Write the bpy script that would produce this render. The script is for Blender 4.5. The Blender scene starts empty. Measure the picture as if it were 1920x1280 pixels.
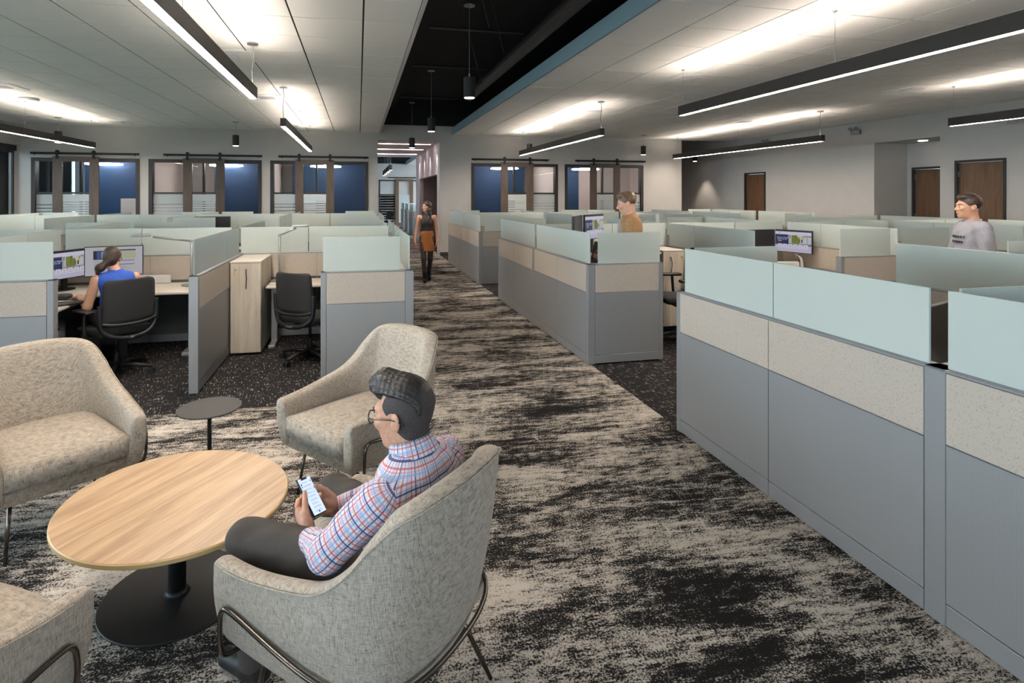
import bpy, bmesh, math, random
import numpy as np
import openvdb
from mathutils import Vector, Matrix, Euler

random.seed(7)
scene = bpy.context.scene
COL = scene.collection
PI = math.pi

# ------------------------------------------------------------------ camera, world, lights, exposure
YAW = math.radians(12.655)
cam_data = bpy.data.cameras.new('camera')
cam_data.sensor_width = 36.0
cam_data.lens = 1060.0 / 1920.0 * 36.0
cam_data.shift_x = 50.0 / 1920.0
cam_data.shift_y = -273.0 / 1920.0
cam_data.clip_end = 120
cam = bpy.data.objects.new('camera', cam_data)
cam.location = (0, 0, 1.80)
cam.rotation_euler = (PI / 2, 0, -YAW)
COL.objects.link(cam)
scene.camera = cam

world = bpy.data.worlds.new('sky')
scene.world = world
world.use_nodes = True
bgn = world.node_tree.nodes['Background']
bgn.inputs[0].default_value = (0.70, 0.86, 1.0, 1)
bgn.inputs[1].default_value = 9.0

def area_light(name, loc, rot, sx, sy, power, color, spread=180):
    ld = bpy.data.lights.new(name, 'AREA')
    ld.shape = 'RECTANGLE'; ld.size = sx; ld.size_y = sy
    ld.energy = power; ld.color = color; ld.spread = math.radians(spread)
    o = bpy.data.objects.new(name, ld); o.location = loc; o.rotation_euler = rot
    o['kind'] = 'structure'
    COL.objects.link(o)
    return o

# daylight comes from the sky through the window band on the left wall and the windows behind the camera
def portal(loc, rot, sx, sy):
    ld = bpy.data.lights.new('window_portal', 'AREA')
    ld.shape = 'RECTANGLE'; ld.size = sx; ld.size_y = sy
    ld.cycles.is_portal = True
    o = bpy.data.objects.new('window_portal', ld); o.location = loc; o.rotation_euler = rot
    o['kind'] = 'structure'
    COL.objects.link(o)
portal((-8.88, 6.65, 1.75), (0, -PI / 2, 0), 2.6, 20.5)
portal((-1.7, -3.8, 1.62), (PI / 2, 0, 0), 13.6, 0.5)

vs = scene.view_settings
vs.view_transform = 'Standard'; vs.look = 'None'; vs.gamma = 1.0
vs.exposure = 0.74
vs.use_curve_mapping = False
scene.cycles.max_bounces = 12
scene.cycles.diffuse_bounces = 9
scene.cycles.glossy_bounces = 3
scene.cycles.transmission_bounces = 6
scene.cycles.transparent_max_bounces = 24
scene.cycles.sample_clamp_indirect = 10.0
scene.cycles.use_denoising = True
scene.cycles.caustics_reflective = False
scene.cycles.caustics_refractive = False

# ------------------------------------------------------------------ helpers
def lin(r, g, b):
    def f(c):
        c /= 255.0
        return c / 12.92 if c <= 0.04045 else ((c + 0.055) / 1.055) ** 2.4
    return (f(r), f(g), f(b), 1)

def tag(o, label=None, cat=None, group=None, kind=None):
    if label: o['label'] = label
    if cat: o['category'] = cat
    if group: o['group'] = group
    if kind: o['kind'] = kind
    return o

def empty(name, loc=(0, 0, 0), rz=0.0):
    o = bpy.data.objects.new(name, None)
    o.location = loc; o.rotation_euler = (0, 0, rz)
    o.empty_display_size = 0.1
    COL.objects.link(o)
    return o

def finish(name, bm, mats, parent=None, smooth=False):
    bmesh.ops.recalc_face_normals(bm, faces=bm.faces[:])
    me = bpy.data.meshes.new(name)
    bm.to_mesh(me); bm.free()
    if not isinstance(mats, (list, tuple)): mats = [mats]
    for m in mats: me.materials.append(m)
    if smooth:
        me.polygons.foreach_set('use_smooth', [True] * len(me.polygons))
    o = bpy.data.objects.new(name, me)
    COL.objects.link(o)
    if parent: o.parent = parent
    return o

def link(name, me, parent=None, loc=None):
    o = bpy.data.objects.new(name, me)
    COL.objects.link(o)
    if parent: o.parent = parent
    if loc: o.location = loc
    return o

def bx(bm, x0, x1, y0, y1, z0, z1, bev=0.0, seg=1, mi=0, mat=None):
    vs_ = [bm.verts.new((x, y, z)) for x in (x0, x1) for y in (y0, y1) for z in (z0, z1)]
    idx = [(0, 1, 3, 2), (4, 6, 7, 5), (0, 4, 5, 1), (2, 3, 7, 6), (0, 2, 6, 4), (1, 5, 7, 3)]
    fs = [bm.faces.new([vs_[i] for i in f]) for f in idx]
    for f in fs: f.material_index = mi
    if bev > 0:
        r = bmesh.ops.bevel(bm, geom=list({e for f in fs for e in f.edges}), offset=bev, segments=seg, profile=0.5, affect='EDGES')
        vs_ = list({v for f in r['faces'] for v in f.verts} | {v for v in vs_ if v.is_valid})
    if mat is not None: bmesh.ops.transform(bm, matrix=mat, verts=vs_)
    return vs_

def box(name, x0, x1, y0, y1, z0, z1, m, parent=None, bev=0.0, seg=1, smooth=False):
    bm = bmesh.new(); bx(bm, x0, x1, y0, y1, z0, z1, bev, seg)
    return finish(name, bm, m, parent, smooth)

def cyl(bm, p0, p1, r0, r1=None, n=16, caps=True):
    if r1 is None: r1 = r0
    p0, p1 = Vector(p0), Vector(p1)
    d = (p1 - p0)
    q = d.to_track_quat('Z', 'Y')
    a = []; b = []
    for i in range(n):
        t = 2 * PI * i / n
        v = Vector((math.cos(t), math.sin(t), 0))
        a.append(bm.verts.new(p0 + q @ (v * r0))); b.append(bm.verts.new(p1 + q @ (v * r1)))
    for i in range(n):
        j = (i + 1) % n
        bm.faces.new((a[i], a[j], b[j], b[i]))
    if caps:
        bm.faces.new(a[::-1]); bm.faces.new(b)

def smooth_path(pts, rounds=2):
    pts = [Vector(p) for p in pts]
    for _ in range(rounds):
        out = [pts[0]]
        for a, b in zip(pts[:-1], pts[1:]):
            out.append(a.lerp(b, 0.25)); out.append(a.lerp(b, 0.75))
        out.append(pts[-1]); pts = out
    return pts

def tube(bm, pts, r, n=8, closed=False, caps=True):
    pts = [Vector(p) for p in pts]
    rings = []
    N = len(pts)
    up = None
    for i, p in enumerate(pts):
        if closed: t = (pts[(i + 1) % N] - pts[i - 1])
        else: t = pts[min(i + 1, N - 1)] - pts[max(i - 1, 0)]
        t.normalize()
        if up is None:
            up = t.orthogonal().normalized()
        up = (up - t * up.dot(t)).normalized()
        s = t.cross(up)
        rr = r[i] if isinstance(r, (list, tuple)) else r
        rings.append([bm.verts.new(p + (up * math.cos(2 * PI * k / n) + s * math.sin(2 * PI * k / n)) * rr) for k in range(n)])
    for i in range(N if closed else N - 1):
        a, b = rings[i], rings[(i + 1) % N]
        for k in range(n):
            bm.faces.new((a[k], a[(k + 1) % n], b[(k + 1) % n], b[k]))
    if caps and not closed:
        bm.faces.new(rings[0][::-1]); bm.faces.new(rings[-1])

def disc(bm, cx, cy, z0, z1, rx, ry=None, n=48, rot=0.0, bev=0.0):
    ry = ry or rx
    prof = [(1.0, z0), (1.0, z1)]
    if bev: prof = [(1 - bev / rx, z0), (1.0, z0 + bev), (1.0, z1 - bev), (1 - bev / rx, z1)]
    rings = []
    for s, z in prof:
        ring = []
        for i in range(n):
            t = 2 * PI * i / n
            x, y = rx * s * math.cos(t), ry * s * math.sin(t)
            ring.append(bm.verts.new((cx + x * math.cos(rot) - y * math.sin(rot), cy + x * math.sin(rot) + y * math.cos(rot), z)))
        rings.append(ring)
    for a, b in zip(rings[:-1], rings[1:]):
        for i in range(n):
            bm.faces.new((a[i], a[(i + 1) % n], b[(i + 1) % n], b[i]))
    bm.faces.new(rings[0][::-1]); bm.faces.new(rings[-1])

def dup(root, loc=None, rz=None, **kw):
    c = root.copy(); COL.objects.link(c)
    if loc is not None: c.location = loc
    if rz is not None: c.rotation_euler = (0, 0, rz)
    for k, v in kw.items(): c[k] = v
    for ch in list(root.children):
        d = ch.copy(); COL.objects.link(d); d.parent = c
        for g in list(ch.children):
            e = g.copy(); COL.objects.link(e); e.parent = d
    return c

def yaw_of(fx, fy):
    return math.atan2(-fx, fy)

def subsurf(o, lv):
    m = o.modifiers.new('sub', 'SUBSURF'); m.levels = lv; m.render_levels = lv

# ------------------------------------------------------------------ materials
class NT:
    def __init__(s, name):
        s.m = bpy.data.materials.new(name); s.m.use_nodes = True
        s.t = s.m.node_tree; s.b = s.t.nodes['Principled BSDF']; s.out = s.t.nodes['Material Output']
    def n(s, typ, **kw):
        x = s.t.nodes.new(typ)
        for k, v in kw.items():
            if k.startswith('i_'):
                key = k[2:]
                key = int(key) if key.isdigit() else key.replace('_', ' ')
                x.inputs[key].default_value = v
            else: setattr(x, k, v)
        return x
    def l(s, a, b): s.t.links.new(a, b)
    def coords(s, kind='Object', scale=(1, 1, 1), rot=(0, 0, 0)):
        tc = s.n('ShaderNodeTexCoord'); mp = s.n('ShaderNodeMapping')
        mp.inputs['Scale'].default_value = scale; mp.inputs['Rotation'].default_value = rot
        src = tc.outputs[kind]
        if any(rot):        # turn first, stretch afterwards
            mp.inputs['Rotation'].default_value = (0, 0, 0)
            m0 = s.n('ShaderNodeMapping'); m0.inputs['Rotation'].default_value = rot
            s.l(src, m0.inputs[0]); src = m0.outputs[0]
        s.l(src, mp.inputs[0]); return mp.outputs[0]
    def noise(s, vec, scale=1.0, detail=2, rough=0.5, dist=0.0):
        x = s.n('ShaderNodeTexNoise'); s.l(vec, x.inputs['Vector'])
        x.inputs['Scale'].default_value = scale; x.inputs['Detail'].default_value = detail
        x.inputs['Roughness'].default_value = rough; x.inputs['Distortion'].default_value = dist
        return x.outputs[0]
    def math(s, op, a, b=None, clamp=False):
        x = s.n('ShaderNodeMath', operation=op); x.use_clamp = clamp
        for i, v in enumerate((a, b)):
            if v is None: continue
            if isinstance(v, (int, float)): x.inputs[i].default_value = v
            else: s.l(v, x.inputs[i])
        return x.outputs[0]
    def ramp(s, fac, stops, interp='LINEAR'):
        x = s.n('ShaderNodeValToRGB'); s.l(fac, x.inputs[0]); e = x.color_ramp.elements
        x.color_ramp.interpolation = interp
        while len(e) < len(stops): e.new(0.5)
        for k, (p, c) in enumerate(stops):
            e[k].position = p; e[k].color = c if len(c) == 4 else (*c, 1)
        return x.outputs[0]
    def mix(s, fac, a, b, typ='MIX'):
        x = s.n('ShaderNodeMix', data_type='RGBA', blend_type=typ)
        for sock, v in ((x.inputs[0], fac), (x.inputs[6], a), (x.inputs[7], b)):
            if isinstance(v, (int, float)): sock.default_value = v
            elif isinstance(v, tuple): sock.default_value = v
            else: s.l(v, sock)
        return x.outputs[2]
    def bump(s, h, strength=0.3, dist=0.002):
        x = s.n('ShaderNodeBump'); s.l(h, x.inputs['Height'])
        x.inputs['Strength'].default_value = strength; x.inputs['Distance'].default_value = dist
        s.l(x.outputs[0], s.b.inputs['Normal'])

def plain(name, c, rough=0.6, metal=0.0, emit=None, estr=0.0, spec=0.5):
    t = NT(name); b = t.b
    b.inputs['Base Color'].default_value = c
    b.inputs['Roughness'].default_value = rough; b.inputs['Metallic'].default_value = metal
    b.inputs['Specular IOR Level'].default_value = spec
    if emit is not None:
        b.inputs['Emission Color'].default_value = emit; b.inputs['Emission Strength'].default_value = estr
    return t.m

def noisy(name, c1, c2, scale, rough=0.7, detail=2, vec_scale=(1, 1, 1), bump=0.0, kind='Object', metal=0.0):
    t = NT(name); v = t.coords(kind, vec_scale)
    n = t.noise(v, scale, detail)
    t.l(t.ramp(n, [(0.35, c1), (0.65, c2)]), t.b.inputs['Base Color'])
    t.b.inputs['Roughness'].default_value = rough; t.b.inputs['Metallic'].default_value = metal
    if bump: t.bump(n, bump)
    return t.m

M = {}
M['wall'] = noisy('wall_paint', lin(184, 180, 175), lin(187, 183, 178), 3, 0.85)
M['wall_white'] = plain('white_paint', lin(205, 196, 196), 0.8)
M['greige'] = plain('office_inner_paint', lin(222, 208, 204), 0.85)
M['blue_wall'] = plain('blue_accent_paint', lin(16, 50, 84), 0.7)
M['base_trim'] = plain('rubber_base', lin(70, 66, 62), 0.6)
M['tile'] = noisy('ceiling_tile_white', lin(240, 238, 234), lin(244, 242, 238), 40, 0.9)
M['grid'] = plain('ceiling_grid_shadow', lin(22, 22, 22), 0.9)
M['black_deck'] = noisy('black_painted_deck', lin(26, 24, 23), lin(34, 32, 30), 30, 0.9)
M['pipe'] = plain('black_pipe', lin(52, 50, 48), 0.5)
M['blue_fascia'] = plain('blue_grey_fascia', lin(138, 160, 172), 0.7)
M['fixture'] = plain('bronze_aluminium', lin(56, 52, 50), 0.45, 0.3)
M['black'] = plain('black_plastic', lin(28, 28, 29), 0.45)
M['black_metal'] = plain('black_metal', lin(34, 33, 33), 0.5, 0.5)
M['frame_dark'] = plain('dark_bronze_frame', lin(48, 44, 42), 0.5, 0.2)
M['steel'] = plain('brushed_steel', lin(150, 150, 152), 0.35, 0.9)
M['silver'] = plain('silver_paint', lin(150, 151, 152), 0.4, 0.5)
M['white_plastic'] = plain('white_plastic', lin(205, 205, 205), 0.4)
M['chair_rod'] = plain('dark_nickel_rod', lin(105, 98, 92), 0.25, 1.0)
WARM = (1.0, 0.87, 0.75, 1)
M['light_down'] = plain('lit_diffuser', (1, 1, 1, 1), 0.5, emit=WARM, estr=62.0)
M['light_up'] = plain('lit_uplight', (1, 1, 1, 1), 0.5, emit=WARM, estr=25.0)
M['light_can'] = plain('lit_can', (1, 1, 1, 1), 0.5, emit=WARM, estr=9.0)
M['light_hall'] = plain('lit_hall_strip', (1, 1, 1, 1), 0.5, emit=(1, 0.90, 0.92, 1), estr=9.0)
M['light_office'] = plain('lit_office_ring', (1, 1, 1, 1), 0.5, emit=(1, 0.92, 0.88, 1), estr=34.0)

def carpet_light():
    t = NT('patterned_carpet')
    v = t.coords('Object', (1, 1, 1))
    big = t.noise(t.coords('Object', (0.9, 2.6, 1), (0, 0, 0.05)), 1.25, 6, 0.62, 0.6)
    st = t.noise(t.coords('Object', (1.3, 17, 1), (0, 0, 0.09)), 1.0, 5, 0.7, 0.3)
    st2 = t.noise(t.coords('Object', (24, 2.5, 1), (0, 0, 0.32)), 1.0, 4, 0.65, 0.3)
    fine = t.noise(v, 105, 3, 0.8)
    mid = t.noise(t.coords('Object', (9, 26, 1)), 1.0, 4, 0.75)
    br = t.n('ShaderNodeTexBrick'); dn = t.n('ShaderNodeTexNoise'); dn.inputs['Scale'].default_value = 5.0; t.l(v, dn.inputs['Vector']); dm = t.n('ShaderNodeVectorMath', operation='MULTIPLY_ADD'); t.l(dn.outputs[1], dm.inputs[0]); dm.inputs[1].default_value = (0.09, 0.09, 0); t.l(t.coords('Object', (1, 1, 1), (0, 0, 0.10)), dm.inputs[2]); t.l(dm.outputs[0], br.inputs['Vector'])
    br.inputs['Scale'].default_value = 1.0; br.inputs['Brick Width'].default_value = 0.23; br.inputs['Row Height'].default_value = 0.14
    br.inputs['Mortar Size'].default_value = 0.009; br.inputs['Mortar Smooth'].default_value = 0.6; br.offset = 0.37
    area = t.ramp(t.noise(t.coords('Object', (0.7, 1.0, 1)), 1.1, 3), [(0.50, (0, 0, 0, 1)), (0.60, (1, 1, 1, 1))])
    joint = t.math('MULTIPLY', t.math('MULTIPLY', br.outputs['Fac'], area), 0.08)
    def add(s_, x, k): return t.math('ADD', s_, t.math('MULTIPLY', t.math('SUBTRACT', x, 0.5), k))
    s = add(t.math('ADD', t.math('MULTIPLY', big, 1.15), -0.092), st, 0.34); s = add(s, st2, 0.20); s = add(s, mid, 0.85); s = t.math('ADD', s, joint)
    s = add(s, fine, 1.25)
    col = t.ramp(s, [(0.38, lin(32, 30, 29)), (0.455, lin(50, 47, 45)), (0.478, lin(104, 99, 94)), (0.505, lin(156, 148, 139)), (0.66, lin(192, 183, 172))])
    t.l(col, t.b.inputs['Base Color']); t.b.inputs['Roughness'].default_value = 0.95
    t.b.inputs['Specular IOR Level'].default_value = 0.1
    t.bump(fine, 0.5, 0.004)
    return t.m

def carpet_dark():
    t = NT('charcoal_fleck_carpet')
    v = t.coords('Object')
    a = t.noise(t.coords('Object', (80, 11, 1), (0, 0, -0.2)), 1.0, 2, 0.6)
    b = t.noise(t.coords('Object', (11, 80, 1), (0, 0, -0.2)), 1.0, 2, 0.6)
    g = t.noise(v, 6, 3, 0.6)
    f = t.math('ADD', t.math('MAXIMUM', a, t.math('SUBTRACT', b, 0.03)), t.math('MULTIPLY', t.math('SUBTRACT', g, 0.5), 0.12))
    col = t.ramp(f, [(0.55, lin(38, 36, 36)), (0.62, lin(54, 50, 49)), (0.67, lin(158, 152, 146))])
    t.l(col, t.b.inputs['Base Color']); t.b.inputs['Roughness'].default_value = 0.95
    t.b.inputs['Specular IOR Level'].default_value = 0.1
    t.bump(t.noise(v, 260, 1), 0.5, 0.004)
    return t.m

def linen(name, lo, hi):
    t = NT(name)
    a = t.noise(t.coords('Object', (400, 400, 38)), 1.0, 2, 0.6)
    b = t.noise(t.coords('Object', (38, 38, 400)), 1.0, 2, 0.6)
    c = t.noise(t.coords('Object', (38, 400, 38)), 1.0, 2, 0.6)
    s = t.math('MULTIPLY', t.math('ADD', t.math('ADD', a, b), c), 0.3333)
    col = t.ramp(s, [(0.34, lo), (0.46, tuple(x * .4 + y * .6 for x, y in zip(lo, hi))), (0.58, hi)])
    t.l(col, t.b.inputs['Base Color']); t.b.inputs['Roughness'].default_value = 0.9
    t.b.inputs['Sheen Weight'].default_value = 0.15
    t.b.inputs['Specular IOR Level'].default_value = 0.2
    t.bump(s, 0.5, 0.003)
    return t.m

def speckle(name, c, cd, scale=160, thr=0.60):
    t = NT(name)
    n = t.noise(t.coords('Object', (1, 1, 1)), scale, 1, 0.5)
    t.l(t.ramp(n, [(thr, c), (thr + 0.06, cd)]), t.b.inputs['Base Color'])
    t.b.inputs['Roughness'].default_value = 0.85
    t.bump(n, 0.2, 0.001)
    return t.m

def perforated():
    t = NT('perforated_grey_metal')
    tc = t.coords('Object', (1, 1, 1))
    w = t.n('ShaderNodeTexWave', wave_type='BANDS', bands_direction='Z'); t.l(tc, w.inputs[0]); w.inputs['Scale'].default_value = 38
    w2 = t.n('ShaderNodeTexWave', wave_type='BANDS', bands_direction='X'); t.l(tc, w2.inputs[0]); w2.inputs['Scale'].default_value = 38
    s = t.math('MULTIPLY', w.outputs[1], w2.outputs[1])
    t.l(t.ramp(s, [(0.2, lin(148, 149, 150)), (0.8, lin(132, 133, 135))]), t.b.inputs['Base Color'])
    t.b.inputs['Roughness'].default_value = 0.42; t.b.inputs['Metallic'].default_value = 0.25
    return t.m

def wood(name, lo, hi, axis_scale=(2.2, 30, 30), rough=0.5, scale=1.0, rot=(0, 0, 0), contrast=(0.35, 0.65)):
    t = NT(name)
    v = t.coords('Object', axis_scale, rot)
    a = t.noise(v, scale, 5, 0.6, 0.6)
    g = t.noise(t.coords('Object', tuple(q * 5 for q in axis_scale), rot), scale, 3, 0.6)
    s = t.math('ADD', t.math('MULTIPLY', a, 0.75), t.math('MULTIPLY', g, 0.25))
    t.l(t.ramp(s, [(contrast[0], lo), (contrast[1], hi)]), t.b.inputs['Base Color'])
    t.b.inputs['Roughness'].default_value = rough
    return t.m

def frosted(name='frosted_green_glass', c=(0.71, 0.775, 0.73, 1), tr=0.10):
    t = NT(name); nt = t.t
    d = t.n('ShaderNodeBsdfDiffuse'); d.inputs[0].default_value = c
    tl = t.n('ShaderNodeBsdfTranslucent'); tl.inputs[0].default_value = c
    tp = t.n('ShaderNodeBsdfTransparent'); tp.inputs[0].default_value = (0.93, 0.98, 0.96, 1)
    gl = t.n('ShaderNodeBsdfGlossy'); gl.inputs['Roughness'].default_value = 0.12
    m1 = t.n('ShaderNodeMixShader'); m1.inputs[0].default_value = 0.30
    t.l(d.outputs[0], m1.inputs[1]); t.l(tl.outputs[0], m1.inputs[2])
    m2 = t.n('ShaderNodeMixShader'); m2.inputs[0].default_value = tr
    t.l(m1.outputs[0], m2.inputs[1]); t.l(tp.outputs[0], m2.inputs[2])
    fr = t.n('ShaderNodeFresnel'); fr.inputs[0].default_value = 1.35
    m3 = t.n('ShaderNodeMixShader'); t.l(fr.outputs[0], m3.inputs[0])
    t.l(m2.outputs[0], m3.inputs[1]); t.l(gl.outputs[0], m3.inputs[2])
    t.l(m3.outputs[0], t.out.inputs[0])
    return t.m

def clear_glass(name, tint=(0.86, 0.94, 0.93, 1), ior=1.45, rough=0.0):
    t = NT(name)
    tp = t.n('ShaderNodeBsdfTransparent'); tp.inputs[0].default_value = tint
    gl = t.n('ShaderNodeBsdfGlossy'); gl.inputs['Roughness'].default_value = rough
    fr = t.n('ShaderNodeFresnel'); fr.inputs[0].default_value = ior
    m3 = t.n('ShaderNodeMixShader'); t.l(fr.outputs[0], m3.inputs[0])
    t.l(tp.outputs[0], m3.inputs[1]); t.l(gl.outputs[0], m3.inputs[2])
    t.l(m3.outputs[0], t.out.inputs[0])
    return t.m

M['carpet'] = carpet_light(); M['carpet_dark'] = carpet_dark()
M['linen'] = linen('heathered_linen', lin(82, 76, 71), lin(178, 167, 153))
M['tan'] = speckle('tan_panel_fabric', lin(178, 168, 156), lin(160, 151, 140))
M['metal_panel'] = perforated()
M['trim'] = plain('grey_panel_trim', lin(146, 147, 149), 0.4, 0.3)
M['charcoal'] = noisy('charcoal_fabric', lin(84, 82, 80), lin(98, 96, 94), 180, 0.9)
M['laminate'] = wood('pale_wood_laminate', lin(176, 164, 148), lin(206, 196, 180), (14, 14, 1.2), 0.5)
M['desk'] = wood('pale_desk_laminate', lin(196, 186, 174), lin(212, 204, 194), (1.5, 14, 14), 0.45)
M['oak'] = wood('oak_table_top', lin(140, 110, 82), lin(188, 158, 124), (1.3, 24, 1), 0.42, rot=(0, 0, -0.99), contrast=(0.30, 0.60))
M['oak_edge'] = plain('oak_edge_band', lin(196, 168, 120), 0.45)
M['walnut'] = wood('walnut_door', lin(82, 58, 38), lin(116, 84, 56), (26, 26, 1.6), 0.5)
M['wenge'] = wood('dark_barn_door_wood', lin(66, 54, 46), lin(92, 76, 64), (26, 26, 1.6), 0.5)
M['hall_wood'] = wood('hall_wood_panel', lin(126, 108, 98), lin(152, 134, 122), (26, 26, 1.2), 0.5)
M['frost'] = frosted()
M['frost_clear'] = frosted('lightly_frosted_glass', (0.66, 0.76, 0.78, 1), 0.50)
M['glass_edge'] = plain('glass_edge_green', lin(40, 74, 72), 0.2)
M['pane'] = clear_glass('window_pane_glass', (0.93, 0.96, 0.96, 1))
M['tinted'] = clear_glass('outdoor_dimming_glass', (0.72, 0.78, 0.82, 1))
M['film'] = frosted('white_window_film', (0.62, 0.66, 0.65, 1), 0.05)
M['screen_black'] = plain('black_screen', lin(30, 29, 29), 0.35)
M['fab_black'] = noisy('black_mesh_fabric', lin(36, 35, 35), lin(48, 47, 46), 300, 0.8)
# ------------------------------------------------------------------ setting
YB = 16.93; ZC = 3.65; XR = 12.43; XL = -8.68; YR = -3.6; ZD = 4.6
def struct(o, label=None):
    o['kind'] = 'structure'
    if label: o['label'] = label
    return o

# floor: patterned carpet on the walkway and lounge, charcoal carpet under the workstations
def quad(bm, x0, x1, y0, y1, z, mi=0):
    f = bm.faces.new([bm.verts.new(p) for p in ((x0, y0, z), (x1, y0, z), (x1, y1, z), (x0, y1, z))]); f.material_index = mi
bm = bmesh.new()
YF = 34.5
for (x0, x1, y0, y1, mi) in [
        (XL, 0.5, 5.12, YB, 1), (2.42, XR + 2.2, YR, 24, 1), (XL, 0.5, YR, 5.12, 0), (0.5, 2.42, YR, YF, 0),
        (XL, 0.5, YB, YF, 1), (2.42, XR + 2.2, 24, YF, 1)]:
    quad(bm, x0, x1, y0, y1, 0, mi)
struct(finish('floor', bm, [M['carpet'], M['carpet_dark']]), 'patterned grey carpet walkway beside charcoal fleck carpet')

# back wall with office fronts and the hall opening
units = [(-8.30, -5.76), (-5.54, -2.66), (-2.43, 0.28), (3.36, 6.15), (6.38, 9.10)]
ZW = 2.80
bm = bmesh.new()
xs = [XL]
for a, b in units[:3]: xs += [a, b]
xs += [0.55, 2.40]
for a, b in units[3:]: xs += [a, b]
xs += [10.50]
T = 0.16
for i in range(0, len(xs) - 1):
    a, b = xs[i], xs[i + 1]
    if i % 2 == 0: bx(bm, a, b, YB, YB + T, 0, 3.9)
    elif a == 0.55: bx(bm, a, b, YB, YB + T, 3.44, 3.9)
    else: bx(bm, a, b, YB, YB + T, ZW, 3.9)
struct(finish('wall_back', bm, M['wall']), 'grey back wall with office fronts and hall opening')
bm = bmesh.new()
bx(bm, XL, 0.62, YB, YB + T, 3.9, ZD); bx(bm, 0.62, 10.5, YB, YB + T, 3.9, ZD)
struct(finish('wall_back_upper', bm, M['black_deck']))
# right wall: door opening, alcove, door
bm = bmesh.new()
dA = (15.33, 16.32); alc = (9.90, 11.52); dC = (8.60, 9.58)
ys = [YR, dC[0], dC[1], alc[0], alc[1], dA[0], dA[1], 21.6]
for i in range(len(ys) - 1):
    a, b = ys[i], ys[i + 1]
    if i % 2 == 0: bx(bm, XR, XR + 0.18, a, b, 0, ZD)
    else: bx(bm, XR, XR + 0.18, a, b, 2.55 if i != 3 else 3.10, ZD)
struct(finish('wall_right', bm, M['wall']), 'grey right wall with wood doors and an alcove')
bm = bmesh.new()
bx(bm, XR + 0.18, XR + 1.9, alc[1], alc[1] + 0.12, 0, 3.1)
bx(bm, XR + 0.18, XR + 1.9, alc[0] - 0.12, alc[0], 0, 3.1)
bx(bm, XR + 1.0, XR + 1.12, alc[0], 10.42, 0, 3.1)
bx(bm, XR + 1.0, XR + 1.12, 11.36, alc[1], 0, 3.1)
bx(bm, XR + 1.0, XR + 1.12, 10.42, 11.36, 2.5, 3.1)
bx(bm, XR + 0.18, XR + 1.9, alc[0] - 0.12, alc[1] + 0.12, 3.1, 3.2)
struct(finish('wall_alcove', bm, M['wall']))
for zz in (alc[0] + 0.8,):
    bm = bmesh.new(); disc(bm, XR + 0.5, zz, 3.085, 3.1, 0.09)
    tag(finish('recessed_downlight', bm, M['light_can']), 'small lit recessed downlight in the alcove soffit on the right wall', 'downlight')
def wood_door(n, x, y0, y1, z1, hinge_hi, lab, ajar=0.0):
    r = empty('door_%d' % n, (x, y0, 0)); struct(r, lab)
    w = y1 - y0
    bm = bmesh.new()
    bx(bm, 0, 0.16, 0, 0.05, 0, z1); bx(bm, 0, 0.16, w - 0.05, w, 0, z1); bx(bm, 0, 0.16, 0.05, w - 0.05, z1 - 0.05, z1)
    finish('door_frame', bm, M['frame_dark'], r)
    box('door_leaf', 0.06, 0.105, 0.055, w - 0.055, 0.01, z1 - 0.055, M['walnut'], r, 0.003)
    yh = w - 0.06 if hinge_hi else 0.02
    for z in (0.3, 1.25, 2.2):
        box('hinge', 0.03, 0.062, yh, yh + 0.04, z, z + 0.12, M['steel'], r)
    ya = 0.12 if hinge_hi else w - 0.24
    box('door_handle', 0.0, 0.06, ya, ya + 0.12, 1.0, 1.03, M['steel'], r, 0.005)
wood_door(1, XR - 0.02, dA[0], dA[1], 2.55, False, 'brown wood door in dark frame far along the right wall')
wood_door(2, XR + 0.95, 10.42, 11.36, 2.5, True, 'brown wood door inside the right wall alcove')
wood_door(3, XR - 0.02, dC[0], dC[1], 2.55, True, 'brown wood door right of the alcove, behind the grey shirted man')
# dark recess behind far-right corner
struct(box('wall_corner', 10.38, 10.5, YB + T, 21.6, 0, ZD, M['wall']))
struct(box('wall_far', 10.5, XR + 0.18, 21.6, 21.75, 0, ZD, M['wall']))
# left wall with window band
bm = bmesh.new()
bx(bm, XL - 0.15, XL, YR, YF, 3.0, ZD)
bx(bm, XL - 0.15, XL, YR, YF, 0, 0.45)
struct(finish('wall_left', bm, M['wall']), 'grey left wall above and below the windows')
bm = bmesh.new(); bx(bm, XL - 0.15, XL, 16.92, YB + T, 0.45, 3.0)
struct(finish('wall_left_pier', bm, M['wall']))
wn = 0
ywin = [(YR, 0.5), (0.5, 4.4), (4.4, 8.3), (8.3, 12.2), (12.2, 16.92)]
for a, b in ywin:
    wn += 1
    r = empty('window_%d' % wn, (XL - 0.1, a, 0)); struct(r, 'dark framed window in the left wall')
    bm = bmesh.new(); w = b - a
    for y in (0.0, w * 0.5 - 0.04, w - 0.06): bx(bm, 0.03, 0.1, y, y + 0.06, 0.45, 3.0)
    bx(bm, 0.0, 0.1, 0.0, w, 0.45, 0.52); bx(bm, 0.0, 0.1, 0.0, w, 2.92, 3.0)
    finish('window_frame', bm, M['frame_dark'], r)
    box('glass_pane', 0.04, 0.05, 0.08, w * 0.5 - 0.04, 0.52, 2.92, M['pane'], r)
    box('glass_pane', 0.04, 0.05, w * 0.5 + 0.04, w - 0.08, 0.52, 2.92, M['pane'], r)
tag(box('roller_shade', XL + 0.004, XL + 0.12, 12.4, 16.8, 2.95, 3.09, M['black'], None, 0.01), 'black roller shade cassette above the far left window', 'blind')
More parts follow.
